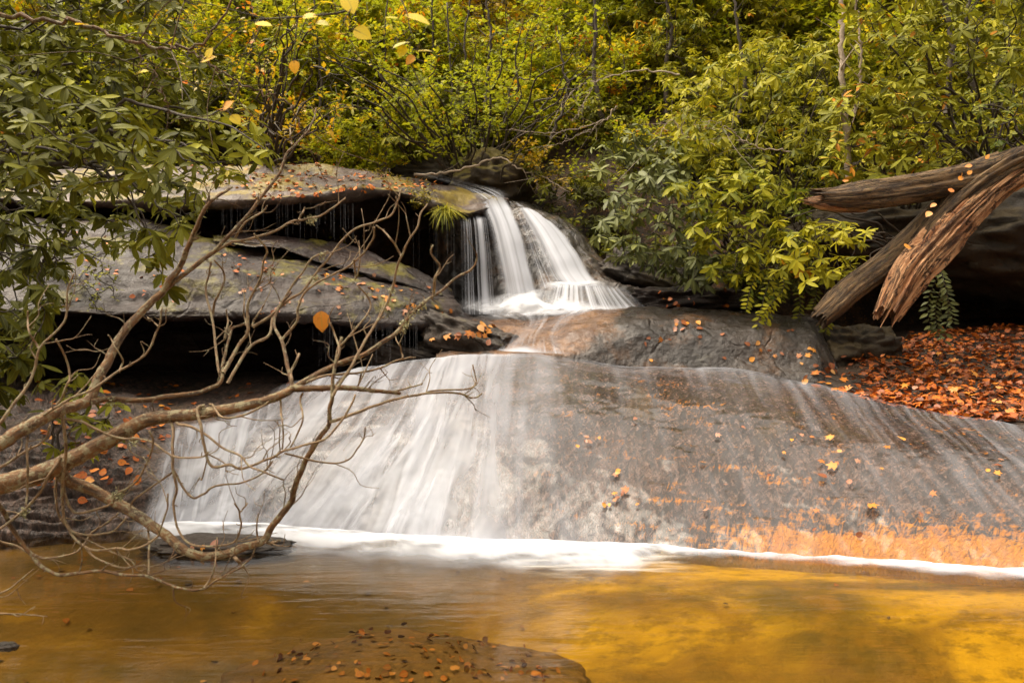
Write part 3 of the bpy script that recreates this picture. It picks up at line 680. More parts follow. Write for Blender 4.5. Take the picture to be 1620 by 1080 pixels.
# lower sheet
lc = empty('water_cascade', W(600, 840, 5.7), label='wide lower cascade sheeting white over the broad rock dome into the pool', cat='cascade')
def dome_sheet(top, bot, vt, vb, nu, nv, off, curve=0.):
    u = np.linspace(0, 1, nu)[None]*np.ones((nv, 1)); v = np.linspace(0, 1, nv)[:, None]*np.ones((1, nu))
    pt = np.interp(u, np.linspace(0, 1, len(top)), top); pb = np.interp(u, np.linspace(0, 1, len(bot)), bot)
    pxx = pt+(pb-pt)*(v**(1+curve)); vvv = vt+(vb-vt)*v
    P = dome_at(pxx, vvv); 
    s = np.array([0, -.55, .83]); return P+s*off
g = dome_sheet([455, 540, 620, 690, 745, 820, 930], [205, 300, 410, 530, 650, 800, 1000], 1.12, -.01, 260, 110, .03, .0)
def dl(u, v):
    d = np.interp(u, [0, .05, .12, .25, .32, .38, .46, .55, .64, .72, .80, .88, 1], [.0, .6, .80, .84, .50, .62, .80, .88, .86, .78, .58, .34, 0])
    return d*(.82+.28*sstep(.45, 1., v))*(.35+.65*sstep(0, .1, v))
water_part('water_sheet', g, MT['veil_low'], lc, lambda u, v: dl(u, v)*np.clip(1+np.clip(.22-u, 0, 1)*9*fbm(np.stack([u*14, v*7, 0*u], -1), 1., 3).reshape(u.shape), 0, 1.15), (2.6, 1.), .004)
g = dome_sheet([262, 320, 400, 450], [225, 285, 350, 420], .93, -.01, 90, 80, .055, .1)
water_part('side_stream', g, MT['veil_low'], lc, lambda u, v: (.72+.25*v)*ef(u, .12, .3)*sstep(0, .06, v), (1.6, .9), .006)
g = dome_sheet([600, 665, 725, 780, 860], [370, 500, 630, 750, 900], .92, -.01, 120, 90, .06, .2)
water_part('bright_streak', g, veil_mat('bright_streak_water', 7., 1.6, (.44, .66), .68, dist=.7, soft=True), lc, lambda u, v: .62*ef(u, .3, .6)*sstep(0, .45, v), (2.4, .9), .004)
g = dome_sheet([880, 1000, 1150, 1300, 1450, 1620], [900, 1060, 1300, 1520, 1750, 1980], 1.1, -.01, 240, 110, .022, -.1)
water_part('skim_flow', g, MT['veil_skim'], lc, lambda u, v: (.14+.26*np.exp(-((v-.06)/.08)**2)*sstep(.15, .4, u)+.18*sstep(.35, .8, u)*sstep(.75, .25, v))*ef(u, .15, .1), (3.4, .9), .01)
# crest ribbon between shelf and dome
g = dome_sheet([905, 1000, 1150, 1250, 1360, 1500], [900, 1000, 1140, 1240, 1350, 1500], 1.16, .93, 160, 20, .035)
water_part('crest_ribbon', g, MT['veil_skim'], lc, lambda u, v: (1.0*np.exp(-((v-.5)/.25)**2))*ef(u, .1, .35), (.5, 1.5), .01)

# foam line along the pool edge
fx = np.array([205, 260, 330, 420, 520, 640, 760, 860, 930, 1000, 1060, 1180, 1320, 1450, 1620, 1900])
fw = np.array([18, 34, 44, 46, 46, 46, 48, 54, 62, 50, 16, 9, 10, 14, 20, 26.])
X1 = np.linspace(fx[0], fx[-1], 420); w1 = np.interp(X1, fx, fw)+6*np.interp(X1, fx, fw)/30*np.array([mn.noise(Vector((a*.02, 0, 0))) for a in X1])
wrr = np.interp(X1, px, wrow); base = dome_at(X1, np.full(len(X1), .012)); nvF = 24; FG = np.zeros((nvF, 420, 3)); dn = np.zeros((nvF, 420))
for i in range(nvF):
    t = i/(nvF-1); rw_ = wrr-5+(w1+5)*t; Yw = CAMZ*F/(rw_-540)
    q = np.stack([(X1-810)/F*Yw, Yw, .008+.03*math.sin(math.pi*min(1, t*1.6))*np.ones(420)*(w1/30)], -1); FG[i] = q
    dn[i] = (1-sstep(.12, 1., np.array(t)))*1.12*sstep(0, .08, t)
dn *= np.interp(X1, fx, [.3, 1, 1, 1, 1, 1, 1, 1, 1, .9, .75, .72, .75, .85, .95, .95])[None]*sstep(205, 260, X1)[None]
dn *= np.clip(.92+.8*fbm(FG*np.array([1., 3., 1.]), 2.2, 4, 4.).reshape(nvF, 420), .25, 1.1)
FG[..., 2] += .010*fbm(FG, 6., 3).reshape(nvF, 420)
grid_obj('foam', FG, foam_mat('pool_edge_foam', 2.5, (.2, .55), .70), kind='stuff', label='band of white foam where the cascade enters the pool', cat='foam', attrs=dict(dens=dn))
# soft foam drift on the pool
dg = np.zeros((30, 60, 3)); 
for i in range(30):
    for j in range(60):
        r_ = 868+60*i/29-14*(j/59-.5); x_ = 760+330*j/59+(i*2.2); Yw = CAMZ*F/(r_-540); dg[i, j] = ((x_-810)/F*Yw, Yw, .006)
uu = np.linspace(0, 1, 60)[None]; vv = np.linspace(0, 1, 30)[:, None]
m = M('drifting_foam'); p = m.pos()
a = m.mapr(m.noise(m.mapping(p, (1.2, 7., 1.), (0, 0, -.25)), 1.6, 3, .5, .4), .42, .7); a = m.math('MULTIPLY', a, m.attr('dens'))
MT['drift'] = m.done(m.n('MixShader', None, i0=a, i1=m.n('BsdfTransparent').outputs[0], i2=m.n('BsdfDiffuse', None, Color=(.8, .74, .62, 1)).outputs[0]).outputs[0])
grid_obj('foam', dg, MT['drift'], kind='stuff', label='thin streaks of foam drifting out over the pool', cat='foam', attrs=dict(dens=.75*ef(uu, .35, .4)*sstep(0, .1, vv)*sstep(0, .8, 1-vv)))

# ------------------------------------------------------------------ pool
def bedz(x, y):
    r_ = sstep(4.2, 5.1, y+.21*np.maximum(x, 0)); z = -.42+(.06*np.sin(x*1.3+.6)+.05*np.sin(y*1.7+x*.4))*(1-.85*r_)+.35*r_
    return z
bx = np.linspace(-9, 9, 260); byv = np.linspace(-5, 7.2, 200); BX, BY = np.meshgrid(bx, byv); BZ = bedz(BX, BY)
BZ += fbm(np.stack([BX, BY, 0*BX], -1), .9, 4, 9.).reshape(BX.shape)*.07*(1-.8*sstep(4.2, 5.1, BY+.21*np.maximum(BX, 0)))
def bed_pt(px_, row_):
    z = float(-.14-.24*sstep(940, 1010, row_))
    Y_ = (CAMZ-z)*F/(row_-540); return (px_-810)/F*Y_, Y_
PATCH = 0*BX
for (x_, r_, sx_, sy_, w_, ro) in [(1275, 1035, .42, .20, .9, -.1), (1350, 1075, .35, .2, .8, 0), (1040, 1025, .36, .15, .75, .1), (1450, 972, .75, .085, 1., 0), (1150, 978, .6, .06, .6, .05), (1600, 1010, .7, .12, .55, 0), (60, 900, 1., .35, .75, 0), (250, 1000, .5, .12, .45, .1), (120, 1060, .5, .2, .4, 0), (400, 930, .6, .1, .6, 0), (820, 925, .8, .08, .4, 0)]:
    cx_, cy_ = bed_pt(x_, r_); dx_, dy_ = BX-cx_, BY-cy_; u_ = dx_*math.cos(ro)+dy_*math.sin(ro); v_ = -dx_*math.sin(ro)+dy_*math.cos(ro)
    q_ = np.sqrt((u_/sx_)**2+(v_/sy_)**2)+.35*fbm(np.stack([BX, BY, 0*BX], -1), 2.6, 3, x_).reshape(BX.shape)
    PATCH = np.maximum(PATCH, min(1., w_*1.15)*sstep(1.45, .55, q_))
BZ = BZ+.04*PATCH*(BY < 4.6)
m = M('amber_stream_bed'); p = m.pos()
d = m.n('TexNoise', None, Vector=p, Scale=.7, Detail=2.).outputs['Color']
q = m.mix(.28, p, d)
n1 = m.noise(m.mapping(q, (.55, 1.5, 1.), (0, 0, .15)), 1.25, 5, .6, .6)
sx = m.n('SeparateXYZ', None, Vector=p).outputs[0]
n1 = m.math('ADD', n1, m.math('SUBTRACT', m.math('MULTIPLY', m.mapr(sx, -1.6, 1.6), .19), .10))
c = m.ramp(n1, [(.36, (.07, .038, .008)), (.46, (.15, .08, .010)), (.55, (.24, .145, .009)), (.66, (.46, .31, .010)), (.75, (.30, .19, .012))])
c = m.mix(m.math('MULTIPLY', m.mapr(m.noise(m.mapping(p, (.6, 1.2, 1.)), 7., 6, .75), .46, .62), .6), c, (.09, .05, .01))
c = m.mix(m.math('MULTIPLY', m.attr('patch'), .88), c, m.mix(m.mapr(m.noise(p, 3.5, 4, .6), .4, .6), (.055, .034, .006), (.14, .075, .008)))
c = m.mix(.12, c, (.05, .10, .0))
MT['bed'] = m.done(m.pbsdf(Base_Color=c, Roughness=.8, Normal=m.bump(m.noise(p, 10., 5), .5, .05)))
grid_obj('stream_bed', np.stack([BX, BY, BZ], -1), MT['bed'], attrs=dict(patch=PATCH), kind='structure', label='amber sandy bed seen through the pool', cat='stream bed')
def sub_rock(label, c, rad, cols, seed):
    m = M('submerged_rock_'+str(int(seed))); p = m.pos()
    cc = m.mix(m.mapr(m.noise(p, 5., 6, .7), .35, .65), cols[0], cols[1])
    cc = m.mix(m.math('MULTIPLY', m.mapr(m.noise(p, 22., 4, .7), .55, .7), .6), cc, cols[2])
    mt = m.done(m.pbsdf(Base_Color=cc, Roughness=.7, Normal=m.bump(m.noise(p, 16., 5), .6, .04)))
    return boulder('submerged_rock', label, c, rad, mt, seed=seed, n=50, terms=((1.1, .13, 3), (4., .05, 4)), cat='rock')
_, S_sub = sub_rock('broad brown rock just under the pool surface scattered with sunken leaves', (-.55, 3.80, -.35), (.98, .74, .24), ((.055, .034, .014), (.11, .066, .026), (.20, .11, .025)), 41)
# water
m = M('pool_water'); p = m.pos()
rp = m.noise(m.mapping(p, (.8, 3.2, 1.), (0, 0, .1)), 2.4, 3, .5, .6); rp2 = m.noise(m.mapping(p, (2., 8., 1.)), 3., 2, .5)
nrm = m.bump(m.math('ADD', rp, m.math('MULTIPLY', rp2, .25)), .07, .05)
gl = m.n('BsdfGlossy', None, Color=(1, 1, 1, 1), Roughness=.09, Normal=nrm)
tr = m.n('BsdfTransparent', None, Color=(.93, .80, .50, 1))
fr = m.n('Fresnel', None, IOR=1.33, Normal=nrm)
MT['water'] = m.done(m.n('MixShader', None, i0=fr.outputs[0], i1=tr.outputs[0], i2=gl.outputs[0]).outputs[0])
wx = np.linspace(-9, 9, 60); wyv = np.linspace(-5, 7.2, 60); WX, WY = np.meshgrid(wx, wyv)
grid_obj('pool_water', np.stack([WX, WY, 0*WX], -1), MT['water'], kind='structure', label='clear amber pool below the cascade', cat='water')

LV = Leaves('broad')
MT['sunken'] = leaf_mat('sunken_leaf_brown', [(0., (.020, .010, .004)), (.4, (.085, .034, .010)), (.7, (.26, .085, .012)), (1., (.34, .20, .09))], .6, .02)
for _ in range(240):
    x_, y_ = RG.uniform(-4.5, 3.5), RG.uniform(2.6, 5.2)
    if x_ > .3 and RG.random() < .75: continue
    z_ = float(np.interp(x_, bx, BZ[np.argmin(np.abs(byv-y_))]))
    LV.add((x_, y_, z_+.012), RG.normal(0, 1, 3)*[1, 1, .1], np.array([0, 0, 1.])+RG.normal(0, .15, 3), RG.uniform(.025, .055), RG.random()**1.8)
o = LV.build('sunken_leaves', MT['sunken']); tag(o, 'dark waterlogged leaves strewn over the amber stream bed', 'leaf litter', kind='stuff')
# drips under the ledges
def drips(label, pts, mat):
    tb = Tubes()
    for x_, r1, r2, Y_ in pts:
        a, b = W(x_, r1, Y_), W(x_+RG.normal(0, 1.), r2, Y_); b[1] = a[1]; b[0] = a[0]+.003
        tb.add(np.linspace(a, b, 5), RG.uniform(.0008, .0025), 4, cap=False)
    o = tb.build('water_drips', mat); return tag(o, label, 'water', kind='stuff')
m = M('drip_water'); MT['drip'] = m.done(m.n('MixShader', None, i0=.05, i1=m.n('BsdfTransparent').outputs[0], i2=m.n('BsdfDiffuse', None, Color=(.75, .75, .8, 1)).outputs[0]).outputs[0])
drips('fine threads of water dripping past the black overhang of the upper ledge', [(RG.uniform(330, 560), 322, RG.uniform(350, 385), 9.85) for _ in range(46)]+[(RG.uniform(650, 725), 345, RG.uniform(400, 480), 10.5) for _ in range(12)], MT['drip'])
drips('fine threads of water dripping into the long black cavity', [(RG.uniform(470, 660), 515, RG.uniform(545, 590), 8.1) for _ in range(30)], MT['drip'])

# ------------------------------------------------------------------ bare lichen-covered shrub leaning over the pool
BR = [  # (name, [(x,row)...], r0, r1, depth drift)
 ('limb', [(-260, 860), (-120, 800), (0, 766), (60, 750), (102, 732), (143, 711), (204, 678), (234, 664), (275, 658), (326, 653), (381, 643), (422, 633), (453, 621), (463, 615), (504, 614), (544, 613), (585, 617), (633, 622)], 21, 3, 0.),
 ('limb', [(-240, 800), (-110, 745), (0, 702), (20, 688), (61, 666), (92, 650), (122, 641), (143, 630), (155, 597), (169, 576), (179, 554), (201, 518), (237, 480), (258, 461), (267, 444), (284, 424), (296, 394), (308, 367), (320, 338), (335, 317), (355, 304), (367, 296)], 14, 2.2, .1),
 ('limb', [(95, 738), (104, 758), (143, 773), (173, 789), (204, 807), (234, 826), (265, 848), (285, 866), (306, 876), (332, 880), (363, 874), (383, 866), (404, 860), (418, 854), (428, 836), (444, 815), (461, 793), (465, 775), (473, 752), (487, 723), (504, 694), (520, 672), (521, 652), (526, 627), (526, 601), (530, 580), (535, 553), (541, 533)], 11, 2.5, -.15),
 ('branch', [(143, 636), (173, 631), (224, 633), (265, 627), (306, 622), (341, 611), (351, 599), (352, 580), (355, 564), (363, 533), (369, 519), (388, 511)], 6, 2, .1),
 ('branch', [(463, 615), (477, 606), (504, 590), (534, 575), (572, 562), (602, 543), (631, 523), (649, 498), (669, 480), (676, 474), (700, 458), (720, 441), (741, 429), (753, 415), (754, 401)], 6.2, 1.6, .2),
 ('branch', [(258, 461), (281, 441), (311, 418), (335, 400), (364, 370), (383, 351), (407, 321), (423, 300), (442, 274), (450, 251), (454, 243), (470, 225), (487, 207), (497, 188), (500, 172)], 5.2, 1.5, .25),
 ('twig', [(335, 402), (364, 384), (381, 381), (405, 375), (434, 366), (460, 351), (474, 348), (503, 343), (523, 331), (548, 313)], 3, 1.6, .1),
 ('twig', [(472, 348), (478, 338), (482, 329)], 2, 1.4, 0), ('twig', [(462, 229), (460, 217), (458, 204)], 1.8, 1.3, 0),
 ('twig', [(372, 376), (389, 351), (413, 337), (423, 325)], 2.4, 1.4, -.1),
 ('twig', [(686, 464), (688, 441), (696, 423), (686, 409), (681, 399), (685, 388)], 3.2, 1.5, -.1),
 ('twig', [(526, 627), (534, 612), (555, 580), (567, 558), (590, 519), (606, 492), (620, 458), (627, 427), (635, 405), (647, 380), (661, 359), (664, 342), (676, 322)], 3.4, 1.5, .2),
 ('twig', [(635, 405), (618, 378), (596, 356)], 2.2, 1.6, 0),
 ('twig', [(400, 517), (430, 498), (453, 476), (479, 460), (504, 427), (524, 403), (540, 382), (562, 362), (595, 351), (619, 340), (629, 318), (635, 299)], 3., 1.5, .2),
 ('twig', [(351, 599), (344, 576), (335, 500), (326, 462), (331, 431), (334, 413)], 2.8, 1.7, .1),
 ('twig', [(336, 498), (341, 474), (353, 450), (354, 431), (339, 411)], 2.6, 1.6, -.1),
 ('twig', [(365, 515), (355, 537), (360, 510), (358, 490)], 2.4, 1.4, .05),
 ('branch', [(353, 590), (361, 576), (377, 547), (392, 523), (392, 482), (410, 445), (418, 411), (422, 395), (402, 370)], 4., 1.6, -.2),
 ('twig', [(398, 515), (408, 498), (418, 482)], 2.2, 1.4, 0), ('twig', [(389, 515), (386, 490), (386, 466)], 1.8, 1.3, 0),
 ('twig', [(360, 606), (377, 576), (398, 547), (426, 529), (432, 500), (451, 470), (475, 435), (495, 407), (520, 398)], 3.2, 1.7, .2),
 ('branch', [(463, 612), (455, 576), (447, 543), (434, 513), (442, 486), (462, 462)], 4.6, 2., .15),
 ('twig', [(462, 606), (460, 590), (467, 576), (473, 560)], 3.2, 2.4, .05),
 ('twig', [(446, 537), (469, 509), (473, 482), (489, 456), (534, 431), (565, 411), (589, 380), (593, 360)], 2.8, 1.5, -.2),
 ('twig', [(530, 580), (536, 551), (528, 525), (522, 509)], 2.8, 1.6, 0),
 ('twig', [(538, 549), (542, 543), (581, 498), (585, 476), (565, 450)], 2.4, 1.5, -.1),
 ('twig', [(443, 627), (445, 652), (448, 682), (447, 711)], 2., 1.5, -.1),
 ('twig', [(479, 622), (475, 633), (479, 658), (473, 682), (459, 707)], 2., 1.6, -.15),
 ('twig', [(324, 641), (314, 644), (312, 652), (318, 674), (322, 703), (335, 737), (361, 735), (381, 741), (402, 735), (430, 723), (451, 713), (483, 703), (514, 694), (540, 666), (555, 641), (563, 623)], 3.3, 1.9, -.2),
 ('twig', [(275, 664), (284, 671), (300, 674), (324, 686), (351, 707), (381, 721), (392, 735), (414, 745), (449, 759)], 3., 1.6, -.2),
 ('twig', [(274, 743), (300, 785), (322, 781), (341, 768), (381, 764), (414, 749), (432, 729)], 2.4, 1.6, 0),
 ('twig', [(330, 640), (337, 641), (351, 660), (381, 658), (412, 645), (424, 635)], 2.4, 1.9, -.05),
 ('twig', [(451, 717), (483, 725), (514, 732), (549, 728), (567, 707), (576, 692), (578, 676)], 2., 1.3, -.1),
 ('branch', [(521, 668), (555, 656), (595, 641), (640, 628), (680, 622), (727, 622), (747, 630), (762, 623)], 3.4, 1.5, .1),
 ('twig', [(670, 623), (687, 618), (740, 615), (753, 605), (748, 577)], 2.2, 1.3, 0),
 ('twig', [(477, 608), (504, 597), (530, 592), (565, 590), (601, 582), (637, 567), (657, 565)], 3., 1.5, .15),
 ('twig', [(637, 567), (634, 550), (625, 532)], 1.8, 1.2, 0), ('twig', [(572, 590), (567, 610), (590, 560)], 1.8, 1.2, 0),
 ('twig', [(620, 620), (645, 614), (668, 608)], 2.2, 1.3, 0),
 ('twig', [(97, 648), (102, 682), (104, 723), (98, 776), (102, 817), (112, 842), (130, 862), (153, 870), (187, 867), (204, 869), (226, 863), (249, 848), (255, 832), (265, 803), (265, 781)], 3.4, 1.6, -.35),
 ('twig', [(90, 752), (88, 781), (92, 811), (114, 840), (143, 846), (179, 840), (200, 819)], 2.8, 1.8, -.15),
 ('twig', [(100, 762), (104, 785), (118, 811), (153, 805), (175, 797), (187, 779), (204, 771), (224, 750), (242, 703), (236, 680)], 2.6, 1.9, -.1),
 ('branch', [(-90, 730), (-40, 765), (0, 801), (16, 830), (31, 854), (55, 883), (71, 899), (96, 909), (132, 905), (163, 903), (196, 909), (236, 912), (265, 923), (289, 931), (322, 931), (343, 917), (373, 901), (398, 881), (404, 862)], 5., 1.5, -.25),
 ('twig', [(322, 930), (336, 909), (341, 883), (343, 850)], 2., 1.1, 0),
 ('twig', [(-40, 845), (0, 856), (31, 866), (57, 879), (77, 883), (118, 874), (132, 862), (145, 842), (173, 824), (187, 811)], 2.6, 1.5, .1),
 ('twig', [(132, 862), (153, 883), (194, 897), (224, 893), (234, 897), (261, 889), (279, 876)], 2.2, 1.2, .05),
 ('twig', [(114, 842), (150, 860), (175, 872), (205, 885), (218, 902), (234, 900)], 1.9, 1.2, .05),
 ('twig', [(268, 660), (274, 680), (273, 715), (274, 743), (279, 771), (275, 801), (283, 840), (306, 862), (353, 862), (373, 854), (381, 832), (379, 811), (371, 795)], 3., 1.5, -.25),
 ('twig', [(379, 811), (386, 802), (393, 795)], 1.8, 1.2, 0), ('twig', [(274, 746), (240, 770), (212, 790), (204, 808)], 2., 1.8, -.1),
 ('twig', [(44, 690), (43, 703), (44, 735), (43, 764), (41, 800)], 2.2, 2., -.25),
 ('twig', [(-30, 752), (0, 739), (41, 713), (71, 696), (79, 672)], 3., 1.8, -.1),
 ('twig', [(96, 723), (86, 740), (75, 757), (61, 781), (41, 805), (6, 832), (-20, 850)], 2.8, 2.6, -.1),
 ('branch', [(-30, 690), (0, 668), (20, 641), (41, 613), (55, 584), (62, 551), (89, 524), (104, 501), (107, 459), (117, 433)], 3.6, 1.5, -.15),
 ('twig', [(62, 551), (46, 524), (44, 492)], 2.2, 1.4, 0), ('twig', [(89, 640), (96, 632), (106, 607), (110, 600), (106, 570), (89, 536)], 2.4, 1.8, -.1),
 ('twig', [(60, 664), (82, 648), (114, 629), (143, 617), (183, 590), (214, 572), (233, 557), (250, 520), (257, 487)], 3., 1.6, -.25),
 ('twig', [(250, 516), (240, 507), (233, 502)], 1.6, 1.1, 0), ('twig', [(188, 588), (194, 570), (180, 545), (172, 530)], 2., 1.1, 0),
 ('twig', [(100, 662), (132, 668), (163, 684), (196, 694), (234, 696), (275, 721), (316, 723), (330, 715)], 2.8, 1.7, -.2),
 ('twig', [(234, 834), (236, 862), (235, 909)], 1.9, 2.1, -.08),
 ('twig', [(418, 856), (430, 858), (444, 854)], 4., 2., -.05), ('twig', [(366, 876), (373, 883), (381, 891)], 4., 3., -.05),
 ('twig', [(408, 858), (406, 835), (408, 812)], 1.8, 1.2, -.02), ('twig', [(560, 410), (563, 440), (570, 410), (568, 380)], 1.8, 1.1, 0),
 ('twig', [(-40, 955), (0, 938), (20, 927), (53, 900)], 2.2, 1.1, 0), ('twig', [(-40, 968), (0, 970), (40, 972), (75, 974)], 2.4, 1., 0)]
root = W(-260, 860, 3.4)
bare = empty('bare_shrub', root, label='leafless lichen-covered shrub leaning out over the pool from the bank', cat='shrub')
placed = []
def dfield(x, r): return 3.55+.55*(x/700)+.14*math.sin(x/85.+r/120.)+.10*math.sin(r/60.)
BRTIPS = []
for nm, pts, r0, r1, dr in BR:
    P = np.array(pts, float); n = max(14, int(np.sum(np.linalg.norm(np.diff(P, axis=0), axis=1))/6))
    C = crom(P, n); seg = np.linspace(0, 1, n)
    Yf = np.array([dfield(a, b) for a, b in C])
    if placed:
        A = np.concatenate(placed); d = np.hypot(A[:, 0]-C[0, 0], A[:, 1]-C[0, 1]); j = np.argmin(d)
        Yj = A[j, 2] if d[j] < 14 else Yf[0]
    else: Yj = Yf[0]
    Yy = Yj+(Yf-Yf[0])+dr*seg**1.2+.025*np.sin(seg*9+r0*3)
    jx = np.array([mn.noise(Vector((i*.33, r0*7., P[0, 0]))) for i in range(n)])*(1.5 if nm != 'limb' else 1.2)
    jy = np.array([mn.noise(Vector((i*.33, r0*3., P[0, 1]+50))) for i in range(n)])*1.5
    C2 = C+np.stack([jx, jy], -1)*np.clip(seg*6, 0, 1)[:, None]
    P3 = np.array([W(a, b, y) for (a, b), y in zip(C2, Yy)])
    rr = (.93 if nm == 'limb' else .86)*(r0+(r1-r0)*seg**.75)/F*Yy*(1+.10*np.array([mn.noise(Vector((i*.5, P[0, 1], 2.))) for i in range(n)]))
    tb = Tubes(); tb.add(P3, rr, 12 if nm == 'limb' else 7, .05 if nm != 'limb' else .03)
    if nm != 'limb':
        for _ in range(max(1, n//9)):       # short spurs and buds
            i = RG.integers(2, n-1); t_ = norm(P3[i]-P3[i-1]); d = norm(np.cross(t_, RG.normal(0, 1, 3))+t_*.8)
            L_ = RG.uniform(.012, .05); q = P3[i]+d*L_; tb.add(crom(np.array([P3[i], P3[i]+d*L_*.5+RG.normal(0, .003, 3), q]), 4), np.linspace(rr[i]*.6, .0012, 4), 4)
    for _ in range(n//12 if nm != 'limb' else n//16):      # fine side twigs, some forked
        i = int(RG.integers(max(3, n//5), n-1)); t_ = norm(P3[i]-P3[i-1]); d = norm(np.cross(t_, RG.normal(0, 1, 3)*[.4, 1, .4])+t_*.9+np.array([0, 0, .25])); L_ = RG.uniform(.07, .26)
        Q = crom(np.array([P3[i], P3[i]+d*L_*.4+RG.normal(0, .008, 3), P3[i]+d*L_*.7+RG.normal(0, .018, 3)+[0, 0, .01], P3[i]+d*L_+RG.normal(0, .02, 3)+[0, 0, .03]]), 12)
        tb.add(Q, np.linspace(min(rr[i]*.6, .0038), .0012, 12), 5, .06)
        if RG.random() < .6:
            e_ = Q[6]+norm(d+RG.normal(0, .6, 3))*L_*.4; tb.add(crom(np.array([Q[6], (Q[6]+e_)/2+RG.normal(0, .006, 3), e_]), 7), np.linspace(.0019, .001, 7), 4)
    placed.append(np.column_stack([C, Yy]))
    tb.build(nm, MT['bark_bare'] if r0 > 4.5 else MT['bark_twig'], bare); BRTIPS.append(P3[-1])
# lichen tufts on some forks
lm_ = leaf_mat('lichen_tuft_green', [(0., (.20, .19, .09)), (1., (.42, .40, .24))], .8, .1)
for (x_, r_) in [(668, 480), (660, 490), (655, 500), (640, 508), (500, 372), (505, 385), (498, 365), (497, 440), (188, 775), (182, 782), (210, 690), (178, 636), (620, 455), (40, 815), (650, 515), (655, 525)]:
    A = np.concatenate(placed); j = np.argmin(np.hypot(A[:, 0]-x_, A[:, 1]-r_)); c_ = W(A[j, 0], A[j, 1], A[j, 2])
    tf = Leaves('small')
    for _ in range(46): tf.add(c_+RG.normal(0, .011, 3)+np.array([0, 0, -.008]), RG.normal(0, 1, 3)+np.array([0, 0, -.6]), RG.normal(0, 1, 3), RG.uniform(.008, .02), RG.random())
    tf.build('lichen_tuft', lm_, bare)


# ------------------------------------------------------------------ fallen log with limbs
def ridged(seed, amp=.12, k=9, al=4.):
    def f(ang, L, t):
        return np.array([1-(amp*.55*max(0, .35-abs(mn.noise(Vector((math.cos(a)*6., math.sin(a)*6., L*.9+seed)))))/.35 if amp > .35 else 0)-(amp*.5*max(0, mn.noise(Vector((math.cos(a)*5., math.sin(a)*5., L*5.+seed+9)))-.25) if amp > .35 else 0)+amp*mn.fractal(Vector((math.cos(a)*2.2, math.sin(a)*2.2, L*.6+seed)), .8, 2., 4)+amp*.6*(mn.noise(Vector((math.cos(a)*k, math.sin(a)*k, L*.3+seed)))) for a in ang])
    return f
def jagged(seed, n, ln):
    def f(ang, i):
        k = max(0., 1-i/n); return np.array([ln*k*abs(mn.noise(Vector((math.cos(a)*4.2, math.sin(a)*4.2, seed)))+.25*mn.noise(Vector((math.cos(a)*9, math.sin(a)*9, seed)))) for a in ang])*1.6
    return f
lg = empty('fallen_log', W(1640, 235, 8.3), label='broken rotting fallen log resting against the shrubs, its split end hanging over the hollow', cat='log')
def logpart(nm, pts, ys, mat, seed, amp, sides=64, jagl=.2, jn=10, extra=None):
    P = np.array([W(a, b, y) for (a, b, _), y in zip(pts, ys)]); r = np.array([c/F*y for (_, _, c), y in zip(pts, ys)])
    n = 90; tb = Tubes(); tb.add(crom(P, n), np.interp(np.linspace(0, 1, n), np.linspace(0, 1, len(r)), r), sides, 0, rough=ridged(seed, amp), jag=jagged(seed, jn, jagl))
    return tb.build(nm, mat, lg)
logpart('limb', [(1302, 498, 16), (1322, 480, 20), (1350, 455, 20), (1400, 418, 20), (1450, 372, 19), (1500, 328, 21), (1545, 292, 20)], [8.0, 8.0, 8.02, 8.05, 8.1, 8.15, 8.2], MT['bark_log'], 3., .20, jagl=.16)
logpart('limb', [(1306, 312, 12), (1335, 312, 18), (1370, 308, 22), (1420, 302, 23), (1480, 292, 23), (1530, 282, 24), (1575, 268, 26)], [7.9, 7.9, 7.95, 8.0, 8.05, 8.1, 8.2], MT['bark_log'], 8., .20, jagl=.22)
logpart('limb', [(1278, 318, 5), (1300, 321, 11), (1330, 327, 10), (1370, 330, 6)], [7.92, 7.92, 7.95, 8.], MT['rotten'], 5., .30, 24, .1, 14)
logpart('trunk', [(1408, 490, 20), (1420, 468, 24), (1442, 432, 26), (1482, 388, 26), (1526, 340, 25), (1572, 298, 24), (1630, 264, 26), (1740, 240, 30)], [7.8, 7.8, 7.82, 7.9, 8.0, 8.1, 8.25, 8.5], MT['rotten'], 14., .38, 130, .20, 10)
logpart('trunk', [(1436, 400, 12), (1480, 352, 16), (1520, 312, 18), (1560, 282, 20), (1620, 254, 22), (1740, 232, 28)], [7.98, 8.0, 8.02, 8.05, 8.15, 8.4], MT['bark_log'], 24., .3, 60, .2)

# ------------------------------------------------------------------ shrubs built as limbs and whorls
FG_ = 'rhododendrons crowding the near bank'
bush('rhododendron', 'large grey-green rhododendron overhanging the pool beside the bare shrub', [(-80, 60), (110, 120), (240, 180), (330, 235), (300, 300), (215, 300), (80, 300), (-80, 330)], (3.9, 5.4), 135, W(-330, 520, 4.7), .125, 'leaf_rh', leaves=(7, 11), r0=(.2, .85), bark='bark_dark', group=FG_)
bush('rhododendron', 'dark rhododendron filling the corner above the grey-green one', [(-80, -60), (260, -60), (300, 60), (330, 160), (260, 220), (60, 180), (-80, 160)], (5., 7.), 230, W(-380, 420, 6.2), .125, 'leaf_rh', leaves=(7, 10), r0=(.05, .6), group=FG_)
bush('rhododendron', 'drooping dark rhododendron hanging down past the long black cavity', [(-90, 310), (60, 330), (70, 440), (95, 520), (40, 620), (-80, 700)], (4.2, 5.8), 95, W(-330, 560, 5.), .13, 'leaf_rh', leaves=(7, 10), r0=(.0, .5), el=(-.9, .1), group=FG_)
bush('rhododendron', 'small rhododendron spray dangling in front of the broad ledge', [(195, 360), (300, 350), (300, 440), (270, 490), (215, 450)], (4.6, 5.0), 11, W(140, 260, 5.2), .125, 'leaf_rh', leaves=(7, 10), r0=(.3, .8), el=(-1., -.1), limbs=3, group=FG_)
